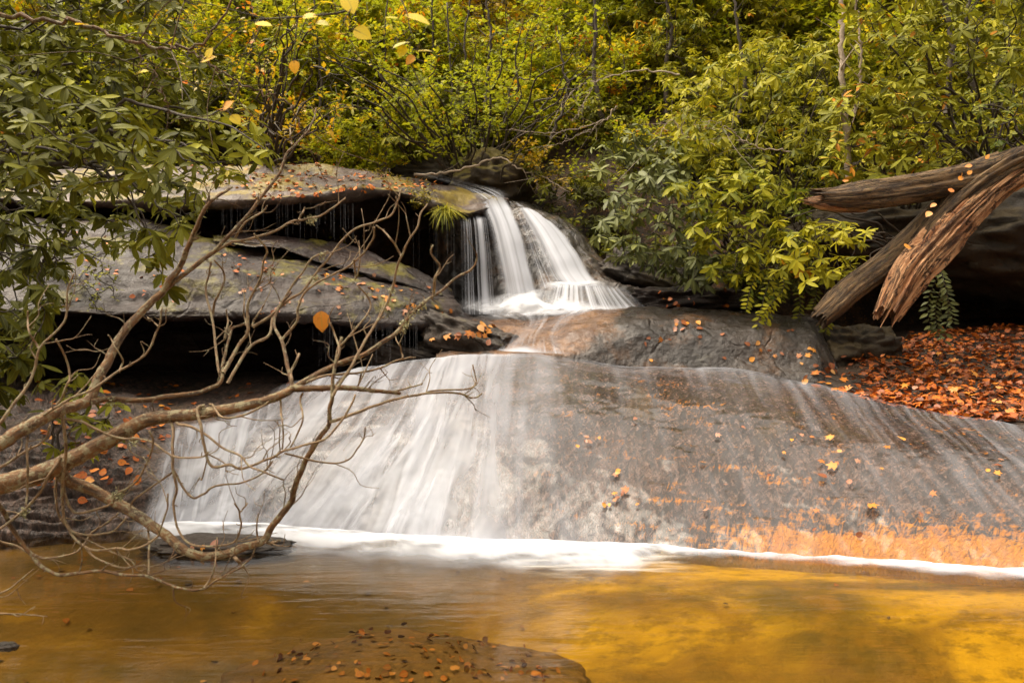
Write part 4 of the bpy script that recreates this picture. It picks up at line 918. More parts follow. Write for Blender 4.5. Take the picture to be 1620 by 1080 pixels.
bush('rhododendron', 'low rhododendron sprouting behind the thick bare limbs near the pool', [(60, 590), (130, 585), (190, 620), (185, 720), (110, 740), (60, 690)], (5.0, 5.6), 20, W(80, 760, 5.5), .125, 'leaf_rh', leaves=(6, 9), r0=(.2, .8), el=(-.7, .2), limbs=4, group=FG_)
bush('rhododendron', 'thin rhododendron with pale leaves in front of the upper ledge', [(280, 170), (430, 170), (450, 240), (400, 290), (300, 290)], (4.6, 5.8), 34, W(80, 260, 5.3), .12, 'leaf_rh', leaves=(5, 8), r0=(.3, .9), limbs=6, group=FG_)
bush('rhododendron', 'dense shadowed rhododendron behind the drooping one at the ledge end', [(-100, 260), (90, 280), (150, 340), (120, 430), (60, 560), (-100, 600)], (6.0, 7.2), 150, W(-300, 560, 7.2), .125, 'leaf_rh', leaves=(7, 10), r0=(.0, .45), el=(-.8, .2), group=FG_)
bush('rhododendron', 'leafy rhododendron screening the far end of the broad ledge', [(60, 270), (330, 275), (310, 350), (200, 400), (80, 430)], (5.4, 7.), 75, W(-150, 330, 7.), .12, 'leaf_rh', leaves=(6, 9), r0=(.1, .7), el=(-.8, .2), group=FG_)
bush('vine_tangle', 'leggy ground vines and small sprouts trailing over the broad ledge', [(90, 400), (190, 380), (200, 470), (170, 500), (90, 490)], (7.4, 7.9), 60, W(60, 430, 8.2), .055, 'leaf_rh', kind='sprig', leaves=(3, 7), r0=(.3, .9), cat='vine', mode='alt')
MG = 'rhododendrons on the far bank'
bush('rhododendron', 'glossy grey-green rhododendron hanging over the step cascade', [(955, 300), (1060, 240), (1110, 320), (1160, 430), (1120, 470), (1060, 430), (990, 420), (945, 385)], (9., 10.4), 120, W(1200, 420, 11.), .17, 'leaf_rhg', leaves=(7, 10), r0=(.1, .9), el=(-.8, .2), group=MG)
bush('rhododendron', 'grey-leaved rhododendron high above the step cascade', [(930, 230), (1010, 190), (1080, 220), (1090, 300), (1000, 320), (940, 300)], (10., 11.2), 60, W(1150, 380, 11.5), .17, 'leaf_rhg', leaves=(7, 10), r0=(.2, 1.), group=MG)
bush('rhododendron', 'bright green rhododendron leaning over the dark middle shelf', [(1060, 290), (1200, 260), (1290, 330), (1290, 400), (1200, 450), (1120, 440)], (8.6, 10.), 170, W(1330, 450, 10.5), .155, 'leaf_rhy', leaves=(7, 10), r0=(.0, .55), el=(-.7, .25), group=MG)
bush('rhododendron', 'yellow-green rhododendron spray between the two pale log limbs', [(1230, 345), (1380, 345), (1400, 380), (1360, 440), (1270, 450), (1220, 410)], (8.1, 9.), 62, W(1450, 420, 9.5), .14, 'leaf_rhy', leaves=(6, 9), r0=(.3, 1.), group=MG)
bush('rhododendron', 'wide pale yellow-green rhododendron on the slope above the step cascade', [(1050, 130), (1200, 60), (1330, 60), (1340, 290), (1230, 320), (1080, 260)], (9.8, 11.8), 300, W(1230, 420, 12.), .15, 'leaf_rhy', leaves=(6, 10), r0=(.1, .8), el=(-.9, .3), limbs=16, group=MG)
bush('rhododendron', 'green rhododendron directly above the fallen log limb', [(1310, 140), (1480, 120), (1560, 200), (1510, 270), (1400, 290), (1310, 270)], (8.8, 10.4), 150, W(1440, 360, 10.8), .15, 'leaf_rh', leaves=(7, 10), r0=(.45, .95), limbs=12, group=MG)
bush('rhododendron', 'tall deep green rhododendron rising above the fallen log', [(1330, -40), (1700, -40), (1700, 170), (1500, 150), (1330, 130)], (9., 11.5), 260, W(1560, 300, 11.5), .16, 'leaf_rh', leaves=(7, 10), r0=(.3, .9), limbs=16, group=MG)
bush('small_leaved_bush', 'fresh green small-leaved bush growing around the upper end of the log', [(1535, 150), (1680, 130), (1680, 260), (1600, 300), (1545, 230)], (7.9, 8.9), 90, W(1660, 330, 8.9), .075, 'leaf_rhy', kind='sprig', leaves=(5, 9), r0=(.05, .5))
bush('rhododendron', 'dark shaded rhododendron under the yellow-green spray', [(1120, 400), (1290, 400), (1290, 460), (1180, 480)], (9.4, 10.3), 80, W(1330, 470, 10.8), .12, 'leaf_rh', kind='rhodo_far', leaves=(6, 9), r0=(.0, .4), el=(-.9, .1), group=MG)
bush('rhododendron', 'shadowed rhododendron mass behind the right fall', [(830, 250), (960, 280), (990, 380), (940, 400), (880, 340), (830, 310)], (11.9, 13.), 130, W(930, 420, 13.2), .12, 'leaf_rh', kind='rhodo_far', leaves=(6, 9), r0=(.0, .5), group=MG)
bush('sapling', 'yellow sprig of a sapling drooping above the mossy boulder', [(795, 215), (870, 225), (900, 290), (850, 285), (800, 260)], (11.9, 12.5), 55, W(880, 330, 13.4), .085, 'leaf_gold', kind='small', leaves=(4, 9), r0=(.2, .7), mode='alt', cat='sapling')
bush('sapling', 'lime green sapling with pink-tinged leaves in front of the far slope', [(680, 100), (800, 90), (830, 170), (780, 220), (660, 240), (640, 190)], (12., 13.4), 150, W(720, 280, 13.6), .10, 'leaf_dec', kind='small', leaves=(5, 10), r0=(.1, .75), mode='alt', cat='sapling')
bush('sapling', 'golden orange sapling glowing behind the upper ledge', [(370, 170), (500, 140), (520, 220), (470, 240), (380, 230)], (13.2, 14.5), 110, W(450, 300, 14.5), .11, 'leaf_gold', kind='small', leaves=(4, 9), r0=(.3, .95), mode='alt', cat='sapling')
bush('fern_clump', 'yellow-green small plants growing on the lip of the upper ledge', [(640, 300), (682, 300), (684, 325), (650, 328)], (10.2, 10.5), 46, W(662, 325, 10.5), .055, 'leaf_gold', kind='sprig', leaves=(4, 7), r0=(.0, .5), mode='alt', cat='plant', limbs=6)
bush('fern_clump', 'sparse yellow moss plants along the back of the upper ledge', [(560, 262), (640, 275), (660, 290), (600, 290)], (11.5, 12.2), 40, W(610, 285, 12.), .05, 'leaf_gold', kind='sprig', leaves=(3, 6), r0=(.0, .5), mode='alt', cat='plant', limbs=6)

# arching sprigs and vine
def sprig(name, label, stems, Ln, mat, cat='plant'):
    P0 = W(stems[0][0][0], stems[0][0][1], stems[0][0][2]); e = empty(name, P0, label=label, cat=cat); tb = Tubes(); LV = Leaves('sprig')
    for s_ in stems:
        P = crom(np.array([W(*q) for q in s_]), 26); tb.add(P, np.linspace(.004, .0015, 26), 5, cap=False)
        for i in range(3, 26):
            t_ = norm(P[i]-P[i-1]); sd = norm(np.cross(t_, [0, 1., 0]))*(1 if i % 2 else -1)
            LV.add(P[i], sd+t_*.5+RG.normal(0, .15, 3), np.array([0, -.8, .5])+RG.normal(0, .25, 3), Ln*RG.uniform(.7, 1.15), float(np.clip(RG.normal(.4, .2), 0, .96)))
    tb.build('stem', MT['bark_dark'], e); LV.build('foliage', MT[mat], e); return e
sprig('leafy_sprig', 'drooping leafy sprigs hanging from the shrubs in front of the dark middle shelf', [[(1230, 420, 8.8), (1215, 450, 8.7), (1205, 485, 8.6), (1195, 530, 8.6)], [(1235, 430, 8.8), (1240, 455, 8.7), (1220, 480, 8.6), (1205, 500, 8.6)], [(1210, 420, 8.8), (1190, 450, 8.7), (1180, 490, 8.6)], [(1215, 440, 8.8), (1225, 470, 8.7), (1212, 510, 8.6)]], .085, 'leaf_rhy')
sprig('leafy_sprig', 'dark glossy sprigs beneath the shrubs next to the broken log end', [[(1270, 420, 9.), (1262, 450, 9.), (1266, 480, 8.9), (1262, 505, 8.9)], [(1250, 420, 9.), (1240, 445, 9.), (1236, 475, 8.9)], [(1290, 430, 9.), (1292, 460, 9.), (1285, 490, 8.9)], [(1318, 490, 8.5), (1310, 505, 8.5), (1306, 525, 8.5)]], .085, 'leaf_rh')
sprig('hanging_vine', 'vine with paired leaves hanging alone in the black hollow below the log', [[(1497, 415, 8.6), (1480, 445, 8.6), (1468, 480, 8.6), (1472, 520, 8.6)], [(1485, 420, 8.6), (1495, 450, 8.5), (1500, 490, 8.5), (1495, 540, 8.5)], [(1487, 425, 8.6), (1500, 470, 8.6), (1508, 510, 8.6)], [(1490, 450, 8.6), (1480, 490, 8.6), (1485, 530, 8.6)]], .095, 'leaf_rhg', 'vine')
# grass tuft
e = empty('grass_tuft', W(700, 322, 10.3), label='bright yellow-green grass tuft hanging over the ledge beside the fall', cat='grass')
LV = Leaves('blade')
for _ in range(95):
    a = RG.uniform(-1, 1); LV.add(W(703+RG.normal(0, 5), 332+RG.normal(0, 2), 10.35), np.array([a*.9+.15, -.7, RG.uniform(-.5, .5)]), np.array([0, -.3, 1.]), RG.uniform(.17, .31), RG.random())
LV.build('blades', leaf_mat('yellow_grass', [(0., (.18, .22, .01)), (.5, (.42, .40, .01)), (1., (.62, .52, .02))], .5, .35), e)

# ------------------------------------------------------------------ bare pale branches and thin trunks on the slope
def stems(name, label, lines, mat, cat='branch', group=None, spurs=8):
    P0 = W(*lines[0][0][0]); e = empty(name, P0, label=label, cat=cat, group=group)
    for k_, (pts, r0, r1) in enumerate(lines):
        P = crom(np.array([W(*q) for q in pts]), 40); P[1:] += RG.normal(0, .012, (39, 3)); tb = Tubes()
        tb.add(P, np.linspace(r0, r1, 40), 7, .05)
        for _ in range(spurs):
            i = RG.integers(5, 38); d = norm(P[i]-P[i-1])+RG.normal(0, .7, 3); L_ = RG.uniform(.12, .5)
            Q = crom(np.array([P[i], P[i]+d*L_*.5+RG.normal(0, .03, 3), P[i]+d*L_+RG.normal(0, .05, 3)]), 9); tb.add(Q, np.linspace(max(.003, r1*.8), .0018, 9), 4, cap=False)
        tb.build('branch' if k_ else 'stem', mat, e)
    return e
stems('dead_branch', 'pale bare branch arching down in front of the far slope above the fall', [([(1075, 118, 12), (1010, 112, 12), (950, 125, 11.9), (905, 145, 11.9), (868, 205, 11.8)], .014, .004), ([(945, 126, 11.9), (925, 160, 11.9), (905, 195, 11.8)], .009, .004), ([(975, 168, 12.), (955, 190, 12), (900, 206, 11.9), (860, 211, 11.9), (805, 204, 11.9)], .012, .004), ([(960, 190, 12.), (900, 222, 11.9), (850, 235, 11.9)], .007, .003)], MT['bark_pale'])
stems('dead_branch', 'brown bare branch lying over the mossy boulder behind the lip of the fall', [([(655, 276, 12.3), (700, 274, 12.3), (750, 262, 12.2), (790, 248, 12.2), (820, 265, 12.1), (860, 280, 12.1), (902, 305, 12.)], .022, .005), ([(840, 272, 12.1), (850, 290, 12.), (848, 300, 12.)], .008, .003)], MT['bark_pale'], spurs=4)
bush('sapling', 'spindly arching sapling with sparse lime leaves crossing in front of the slope shrubs', [(430, 20), (700, -40), (1000, 10), (1010, 130), (860, 200), (640, 180), (520, 240), (430, 180)], (10.6, 12.8), 260, W(760, 330, 13.2), .095, 'leaf_dec', kind='small', leaves=(2, 6), r0=(.0, .6), mode='alt', cat='sapling', limbs=26)
bush('sapling', 'brown-twigged autumn sapling arching beneath the dangling yellow leaves', [(230, 0), (520, -40), (600, 120), (520, 230), (380, 200), (260, 120)], (9.5, 12.), 150, W(420, 290, 12.6), .09, 'leaf_gold', kind='small', leaves=(1, 5), r0=(.1, .9), mode='alt', cat='sapling', limbs=22)
bush('rhododendron', 'bushy rhododendron on the slope right behind the mossy boulder', [(560, 120), (720, 130), (800, 200), (760, 260), (640, 250), (540, 230)], (12.6, 14.), 90, W(680, 300, 14.), .14, 'leaf_rhy', kind='rhodo_far', leaves=(6, 9), r0=(.0, .5), group=MG)
stems('dead_branch', 'tangle of grey twigs beside the high end of the pale arching branch', [([(1130, 230, 10.5), (1085, 215, 10.5), (1060, 190, 10.5), (1030, 240, 10.4)], .010, .003), ([(1250, 240, 9.8), (1190, 230, 9.8), (1150, 200, 9.8), (1110, 190, 9.7)], .009, .003)], MT['bark_pale'], spurs=14)
stems('thin_tree', 'slender pale trunk with peeling moss rising between the rhododendrons', [([(1342, 290, 9.9), (1338, 200, 9.9), (1332, 110, 9.9), (1330, 40, 9.9), (1335, -60, 9.9)], .042, .025), ([(1352, 180, 9.9), (1362, 90, 9.85), (1350, -30, 9.8)], .018, .010)], MT['bark_pale'], cat='tree', spurs=5)
tk = [(722, 45, 250, 14.5, .03), (752, -40, 180, 14.2, .028), (770, -60, 110, 13.8, .032), (682, -60, 170, 15., .035), (560, -60, 260, 15.5, .028), (605, -60, 250, 15., .025), (895, 80, 160, 13.4, .03), (935, -60, 130, 14.6, .05), (1175, -60, 160, 12.5, .035), (1500, -60, 120, 12.2, .05), (1530, -60, 90, 12.6, .05), (500, 0, 250, 14., .035), (1050, -60, 120, 15., .05)]
where = ['behind the grass tuft', 'with a forked top straight above the fall', 'leaning to the fork above the fall', 'just upstream of the lime green sapling', 'behind the moss on the upper ledge', 'rising behind the back of the upper ledge', 'short and stubby under the pale arching branch', 'over the high end of the pale arching branch', 'amid the wide pale rhododendron', 'in deep shade above the log', 'beside the shaded trunk above the log', 'behind the golden orange sapling', 'thick and mostly hidden past the pale arching branch']
for (x_, r1, r2, Y_, rd), wh in zip(tk, where):
    stems('thin_tree', 'thin dark trunk '+wh, [([(x_+RG.normal(0, 12), r2+60, Y_), (x_+4, r2-20, Y_), (x_+RG.normal(0, 9), (r1+r2)/2, Y_), (x_+RG.normal(0, 14), r1-40, Y_)], rd, rd*.45)], MT['bark_dark'], cat='tree', group='thin trunks on the far slope', spurs=7)

# ------------------------------------------------------------------ slope shrubs: prototypes copied over the hillside
def proto(name, kind, leafkind, mat, h, sp, nst, n1, n2, Ln, nl, whorls, seed, bark='bark_dark'):
    global RG
    RG = np.random.default_rng(seed)
    e = empty(name, (0, 0, 0)); tb = Tubes(); LV = Leaves(leafkind)
    for s_ in range(nst):
        az = RG.uniform(0, 6.28); top = np.array([math.cos(az)*sp*RG.uniform(.2, 1.), math.sin(az)*sp*RG.uniform(.2, 1.), h*RG.uniform(.65, 1.05)])
        P = crom(np.array([[0, 0, -.3], top*[.25, .25, .35], top*[.6, .6, .7], top])+RG.normal(0, .06, (4, 3)), 24)
        tb.add(P, np.linspace(.018*h/2, .005, 24), 5, cap=False)
        for a in range(n1):
            i = int(RG.integers(6, 24)); d = norm(RG.normal(0, 1, 3)*[1, 1, .45]+[0, 0, .25]); L1 = RG.uniform(.3, .8)*sp*.7
            Q = crom(np.array([P[i], P[i]+d*L1*.5+[0, 0, .03], P[i]+d*L1+[0, 0, -.02]]), 9); tb.add(Q, np.linspace(.006, .003, 9), 4, cap=False)
            cl = RG.normal(.5, .17)
            for b in range(n2):
                j = int(RG.integers(2, 9)); d2 = norm(d*.6+RG.normal(0, .8, 3)*[1, 1, .6]+[0, 0, .15]); L2 = RG.uniform(.08, .34)*sp*.6+.05; q = Q[j]+d2*L2
                tb.add(np.array([Q[j], (Q[j]+q)/2+RG.normal(0, .01, 3), q]), [.003, .0025, .002], 3, cap=False)
                if whorls: whorl(LV, q, d2*.5+np.array([0, 0, .8]), Ln, nl, float(np.clip(cl+RG.normal(0, .1), 0, .9)), el=(-.7, .3))
                else:
                    for k_ in range(nl):
                        t = RG.uniform(.15, 1.1); sd = norm(np.cross(d2, [0, 0, 1.]))*(1 if k_ % 2 else -1)
                        LV.add(Q[j]+(q-Q[j])*t+RG.normal(0, .02, 3), d2*.5+sd*RG.uniform(.3, 1)+RG.normal(0, .35, 3), np.array([0, -.15, 1.])+RG.normal(0, .45, 3), Ln*RG.uniform(.6, 1.2), float(np.clip(cl+RG.normal(0, .13), 0, 1)))
    tb.build('stem', MT[bark], e); LV.build('foliage', MT[mat], e)
    return e
PR = {'dec1': proto('understory_shrub', 0, 'small', 'leaf_dec', 2.0, 1.3, 8, 15, 6, .115, 7, False, 101),
      'dec2': proto('understory_shrub', 0, 'small', 'leaf_dec', 2.6, 1.5, 9, 15, 6, .125, 7, False, 102),
      'gold': proto('understory_shrub', 0, 'small', 'leaf_gold', 2.0, 1.3, 7, 12, 5, .12, 6, False, 103),
      'rh1': proto('rhododendron', 0, 'rhodo_far', 'leaf_rhy', 1.8, 1.3, 9, 9, 4, .15, 8, True, 104),
      'rh2': proto('rhododendron', 0, 'rhodo_far', 'leaf_rh', 2.1, 1.4, 9, 9, 4, .15, 8, True, 105),
      'rh3': proto('rhododendron', 0, 'rhodo_far', 'leaf_rh', 1.1, 1.0, 7, 8, 4, .13, 8, True, 106)}
def copy_tree(o, parent=None):
    c = o.copy(); col.objects.link(c); c.parent = parent
    for ch in o.children: copy_tree(ch, c)
    return c
RG = np.random.default_rng(55)
used = set()
LAB = {'dec': 'yellow-green small-leaved shrub on the wooded slope', 'gol': 'golden autumn shrub on the wooded slope', 'rh': 'rhododendron clump on the wooded slope'}
def put(kind, x, y, s, label=None, group=None, z=None, cat='shrub'):
    o = PR[kind] if kind not in used else copy_tree(PR[kind]); used.add(kind)
    zz = float(terr(np.array(x), np.array(y))) if z is None else z
    o.location = (x, y, zz-.1); o.rotation_euler = (0, 0, RG.uniform(0, 6.28)); o.scale = (s, s, s*RG.uniform(.85, 1.15))
    key = 'rh' if kind.startswith('rh') else kind[:3]
    tag(o, label or LAB[key], cat, group or {'dec': 'yellow-green shrubs on the slope', 'gol': 'golden shrubs on the slope', 'rh': 'rhododendrons on the slope'}[key])
rowsB = [(15.2, .9, 1.6, ['dec1', 'rh1', 'dec2']), (17.2, 1.1, 1.7, ['dec2', 'rh1', 'dec1']), (13.4, .62, 1.15, ['rh3', 'rh3', 'dec1', 'rh3']), (14.6, .85, 1.35, ['rh2', 'dec1', 'rh3', 'dec1']), (16.2, 1.0, 1.6, ['dec1', 'rh1', 'dec2', 'dec1']), (18.2, 1.2, 1.9, ['dec2', 'dec1', 'gold', 'dec2', 'rh2']), (20.8, 1.4, 2.3, ['dec2', 'dec2', 'gold', 'dec1']), (24., 1.7, 2.9, ['dec2', 'dec2', 'gold']), (28., 2.2, 3.8, ['dec2', 'dec2'])]
for Y0, sc0, dx, kinds in rowsB:
    x = -.70*Y0-.6; k_ = 0
    while x < .70*Y0+.6:
        kd = kinds[k_ % len(kinds)]
        if x > 2.2 and Y0 < 19 and kd.startswith('dec') and RG.random() < .65: kd = 'rh1'
        if x < -5 and Y0 < 17 and RG.random() < .5: kd = 'rh2'
        yy = Y0+RG.uniform(-.6, .6)
        if not (Y0 < 13.8 and -2.6 < x < .6): put(kd, x+RG.uniform(-.4, .4), yy, sc0*RG.uniform(.85, 1.2))
        x += dx*RG.uniform(.85, 1.15); k_ += 1
for (x_, y_, s_, kd) in [(2.2, 12.2, .7, 'rh3'), (3.2, 11.8, .75, 'rh3'), (4.4, 12., .8, 'rh2'), (5.6, 11.6, .8, 'rh2'), (6.8, 11.2, .9, 'rh2'), (7.6, 10.4, .9, 'rh2'), (5., 13., .8, 'rh1'), (3., 13.2, .8, 'rh1'), (1.4, 12.9, .5, 'rh3'), (6.4, 13.6, 1., 'rh1'), (7.8, 12.8, 1., 'rh1'), (8.6, 13.8, 1.1, 'rh1'), (4.2, 14., 1., 'rh1'), (7.2, 14.6, 1.1, 'dec1'), (9.4, 15., 1.2, 'rh1'), (5.6, 12.4, .9, 'rh1'), (6.6, 11.9, .9, 'rh1')]:
    put(kd, x_, y_, s_, z=max(2.2, float(terr(np.array(x_), np.array(y_)))))
# banks beside and behind the camera, seen only in reflections and from the side
for (x_, y_, s_, kd) in [(-8.6, 8.6, 1.1, 'rh2'), (-8.4, 5.5, 1.1, 'rh2'), (-8.8, 2.5, 1.2, 'dec2'), (8.8, 5.4, 1.1, 'rh2'), (9.0, 8., 1.2, 'rh1'), (9.2, 2.4, 1.3, 'dec2'), (-9.4, 11., 1.2, 'rh2')]:
    put(kd, x_, y_, s_, label='shrub on the valley side beside the pool', group='shrubs on the valley sides')

NN = 52000; gx_, gy_ = RG.uniform(-15, 15, NN), 12.2+14*RG.random(NN)**1.2; cl_ = np.array([mn.noise(Vector((x*.9, y*.9, 0))) for x, y in zip(gx_, gy_)])
kp = (np.abs(gx_) < gy_*.72) & ~((gy_ < 14.) & (gx_ > -2.6) & (gx_ < .9)); gx_, gy_, cl_ = gx_[kp], gy_[kp], cl_[kp]; gz_ = terr(gx_, gy_)
LV = Leaves('small'); hh_ = RG.random(len(gx_))**1.4*np.clip(.75+cl_*1.2, .2, 1.4)
for i in range(len(gx_)): LV.add((gx_[i], gy_[i], gz_[i]+.05+hh_[i]), RG.normal(0, 1, 3)*[1, 1, .5], np.array([0, -.45, 1.])+RG.normal(0, .45, 3), RG.uniform(.06, .13), float(np.clip(.42+.35*cl_[i]+RG.normal(0, .16), 0, 1)))
o = LV.build('undergrowth', MT['leaf_dec']); tag(o, 'low leafy undergrowth covering the forest slope', 'undergrowth', kind='stuff')

# ------------------------------------------------------------------ overhanging yellow leaves
e = empty('yellow_leaf_spray', W(620, -60, 2.9), label='spray of large yellow leaves dangling from above in front of the slope', cat='branch')
tbp = []
tb = Tubes(); tb.add(crom(np.array([W(640, -220, 2.9), W(600, -60, 2.9), W(560, 10, 2.85), W(500, 25, 2.85), W(420, 30, 2.9)]), 20), np.linspace(.007, .0025, 20), 5)
tbp += tb.V; tb.build('stem', MT['bark_dark'], e); tb = Tubes(); tb.add(crom(np.array([W(600, -60, 2.9), W(640, 10, 2.85), W(650, 50, 2.8), W(670, 80, 2.8)]), 12), np.linspace(.003, .001, 12), 5)
tbp += tb.V; tb.build('stem', MT['bark_dark'], e); tb = Tubes(); tb.add(crom(np.array([W(560, 8, 2.85), W(545, 35, 2.8), W(570, 52, 2.8)]), 10), np.linspace(.002, .001, 10), 5)
tbp += tb.V; tb.build('stem', MT['bark_dark'], e)
LV = Leaves('broad')
for (x_, r_, L_, dx, dz, nn, rr) in [(548, -8, .085, .2, -.5, (0, -1, .5), .5), (530, 6, .06, -.9, .1, (0, -.3, 1), .3), (560, 46, .075, .9, -.5, (0, -1, .3), .35), (548, 54, .045, -1, 0, (0, -.4, 1), .6), (640, 24, .10, 1., -.3, (.1, -.55, .8), .25), (630, 30, .05, -.8, .1, (0, -.3, 1), 1.), (478, 28, .06, .8, .1, (0, -.7, .7), .55), (500, 36, .05, .8, -.1, (0, -.7, .7), 1.), (620, 78, .07, .9, .45, (0, -.5, .9), 1.), (640, 72, .05, -.3, -.8, (0, -1, .3), .4), (660, 82, .055, .9, .1, (0, -.4, 1), .95), (655, 88, .045, -.5, -.6, (0, -1, .5), .75), (404, 36, .065, .9, -.2, (0, -.6, .8), .45), (318, 98, .06, .8, .3, (0, -.7, .7), .6), (326, 92, .045, .5, .7, (0, -.8, .5), .3), (465, 96, .05, .1, -.9, (0, -1, .1), .7), (120, 40, .05, .9, .1, (0, -.3, 1), .6), (215, 118, .05, .6, .2, (0, -.6, .8), .4), (352, 172, .05, .5, .3, (0, -.8, .5), .8), (366, 182, .05, .6, -.6, (0, -.8, .5), .3)]:
    LV.add(W(x_, r_, 2.85), np.array([dx, -.15, dz]), np.array(nn, float), L_, rr)
TP = np.concatenate([v for v in tbp])
for p_, L_, d_ in zip(LV.P, LV.L, LV.D):
    j = np.argmin(np.linalg.norm(TP-p_, axis=1)); q = TP[j]; mid_ = (p_+q)/2+np.array([0, 0, .12*np.linalg.norm(p_-q)])
    ts = Tubes(); ts.add(crom(np.array([q, mid_, p_, p_+norm(d_)*L_*.15]), 14), np.linspace(.0022, .0010, 14), 4); ts.build('twig', MT['bark_dark'], e)
LV.build('foliage', MT['leaf_yellow'], e)
stems('bare_branch', 'thin brown bare branch crossing in front of the corner rhododendrons', [([(-60, 20, 4.2), (60, 28, 4.2), (150, 48, 4.2), (230, 72, 4.2), (290, 76, 4.15), (330, 62, 4.1), (372, 0, 4.1)], .013, .005), ([(290, 76, 4.15), (330, 100, 4.1), (400, 140, 4.1), (455, 165, 4.1), (480, 210, 4.05)], .006, .003), ([(215, 78, 4.2), (250, 130, 4.1), (275, 200, 4.1)], .005, .002)], MT['bark_bare'], spurs=7)
# orange leaf caught on the bare shrub and the pale leaf by the frame side
def one_leaf(name, kind, p, d, n, L, r, mat, **k):
    LV = Leaves(kind); LV.add(np.array(p), np.array(d, float), np.array(n, float), L, r)
    V, Fa, rr, a = LV.arrays(); return mesh_obj(name, V, Fa, mat, loc=p, attrs=dict(rnd=rr, across=a), **k)
one_leaf('hanging_leaf', 'broad', W(508, 492, 3.9), (.05, 0, -1), (.2, -1, 0), .105, .78, MT['fallen'], label='single orange leaf caught hanging among the bare twigs', cat='leaf')

# ------------------------------------------------------------------ fallen leaves
LM = []
for i in range(6):
    LV = Leaves(['maple', 'broad', 'maple', 'sprig', 'maple', 'broad'][i]); LV.add(np.zeros(3), np.array([1., 0, RG.uniform(0, .2)]), np.array([0, RG.uniform(-.2, .2), 1.]), 1., [.5, .22, .75, .3, .62, .88][i], RG.uniform(.8, 1.2))
    V, Fa, rr, a = LV.arrays(); V -= V.mean(0)
    for mk in ('fallen', 'fallen_pale'):
        o = mesh_obj('fallen_leaf', V, Fa, MT[mk], attrs=dict(rnd=rr, across=a)); me = o.data; bpy.data.objects.remove(o); LM.append((mk, me))
def drop(sf, x_, r_, L_, label, group, pale=.2, lift=.012, name='fallen_leaf'):
    hit = pick(sf, x_, r_)
    if hit is None: return 0
    p, n = hit; ms = [q for q in LM if q[0] == ('fallen_pale' if RG.random() < pale else 'fallen')]
    o = bpy.data.objects.new(name, ms[int(RG.integers(len(ms)))][1]); col.objects.link(o)
    q = Vector(n).to_track_quat('Z', 'Y').to_euler(); o.rotation_euler = q; o.rotation_euler.rotate_axis('Z', RG.uniform(0, 6.28)); o.rotation_euler.rotate_axis('X', RG.normal(0, .25))
    o.location = tuple(p+n*lift); s_ = L_*RG.uniform(.7, 1.2); o.scale = (s_, s_, s_); tag(o, label, 'leaf', group); return 1
def drops(n, sf, poly, L_, label, group, merged=False, **k):
    c = 0
    if merged:
        LV = Leaves('broad')
        for _ in range(n):
            x_, r_ = inpoly(poly); hit = pick(sf, x_, r_)
            if hit is None: continue
            p, nn = hit; LV.add(p+nn*.015, RG.normal(0, 1, 3)*[1, 1, .2], nn+RG.normal(0, .25, 3), L_*RG.uniform(.6, 1.1), RG.uniform(.3, 1.))
        o = LV.build('fallen_leaves', MT['sunken'] if 'sunken' in label else MT['fallen_pale' if k.get('pale', 0) > .5 else 'litter']); tag(o, label, 'leaf litter', kind='stuff'); return 0
    cs_ = [inpoly(poly) for _ in range(max(2, n//6))]
    for i_ in range(n):
        x_, r_ = inpoly(poly)
        if i_ % 5 > 1: q_ = cs_[int(RG.integers(len(cs_)))]; x_, r_ = q_[0]+RG.normal(0, 16), q_[1]+RG.normal(0, 7)
        c += drop(sf, x_, r_, L_, label, group, **k)
    return c
drops(44, [S_dome], [(1000, 600), (1350, 640), (1600, 720), (1600, 850), (1200, 840), (940, 800), (900, 640)], .048, 'small orange leaf stuck to the wet rock dome', 'leaves on the rock dome', pale=.3, lift=.03)
for (x_, r_, L_) in [(1424, 692, .085), (1313, 690, .08), (1315, 735, .08), (1300, 750, .09), (1380, 797, .07), (988, 772, .08), (1302, 727, .08), (1405, 705, .07)]:
    drop([S_dome], x_, r_, L_, 'larger bright leaf stuck to the middle of the wet rock dome', 'bright leaves on the rock dome', pale=0, lift=.035)
drops(34, [S_ms], [(940, 505), (1250, 505), (1290, 580), (1150, 580), (930, 570)], .065, 'small leaf stuck to the dark middle shelf', 'leaves on the dark middle shelf', pale=.15)
drops(22, [S_ms, S_lb, S_b7], [(1262, 580), (1330, 560), (1330, 615), (1270, 608)], .085, 'orange leaf piled in the corner between the middle shelf and the litter', 'leaves in the shelf corner', pale=.1, lift=.02)
drops(26, [S_b1], [(680, 545), (795, 500), (790, 520), (700, 545)], .09, 'orange leaf lying on the dark wedge boulder', 'leaves on the wedge boulder', pale=.1, lift=.02)
drops(26, [S_l1], [(400, 430), (560, 440), (560, 500), (400, 495)], .06, 'pink faded leaf on the front of the broad ledge', 'faded leaves on the broad ledge', pale=.75)
drops(36, [S_l1, S_l3], [(540, 440), (700, 450), (715, 500), (600, 505)], .065, 'orange leaf near the fall end of the broad ledge', 'orange leaves on the broad ledge', pale=.15)
drops(50, [S_l1, S_l2], [(340, 395), (560, 430), (540, 440), (380, 430)], .06, 'scattered small leaves around the crack of the thin mossy slab', '', merged=True, pale=.3)
drops(40, [S_l1], [(60, 360), (300, 360), (300, 480), (60, 480)], .055, 'sparse small leaves on the shaded end of the broad ledge', '', merged=True, pale=.3)
drops(160, [S_l4], [(380, 270), (520, 266), (640, 285), (660, 305), (400, 315)], .07, 'sprinkled fallen leaves over the upper ledge', '', merged=True, pale=.35, lift=.02)
drops(170, [S_dome], [(60, 600), (470, 597), (440, 612), (300, 640), (230, 760), (60, 800)], .075, 'dull red leaf scatter on the rock below the long black cavity', '', merged=True, pale=.2, lift=.02)
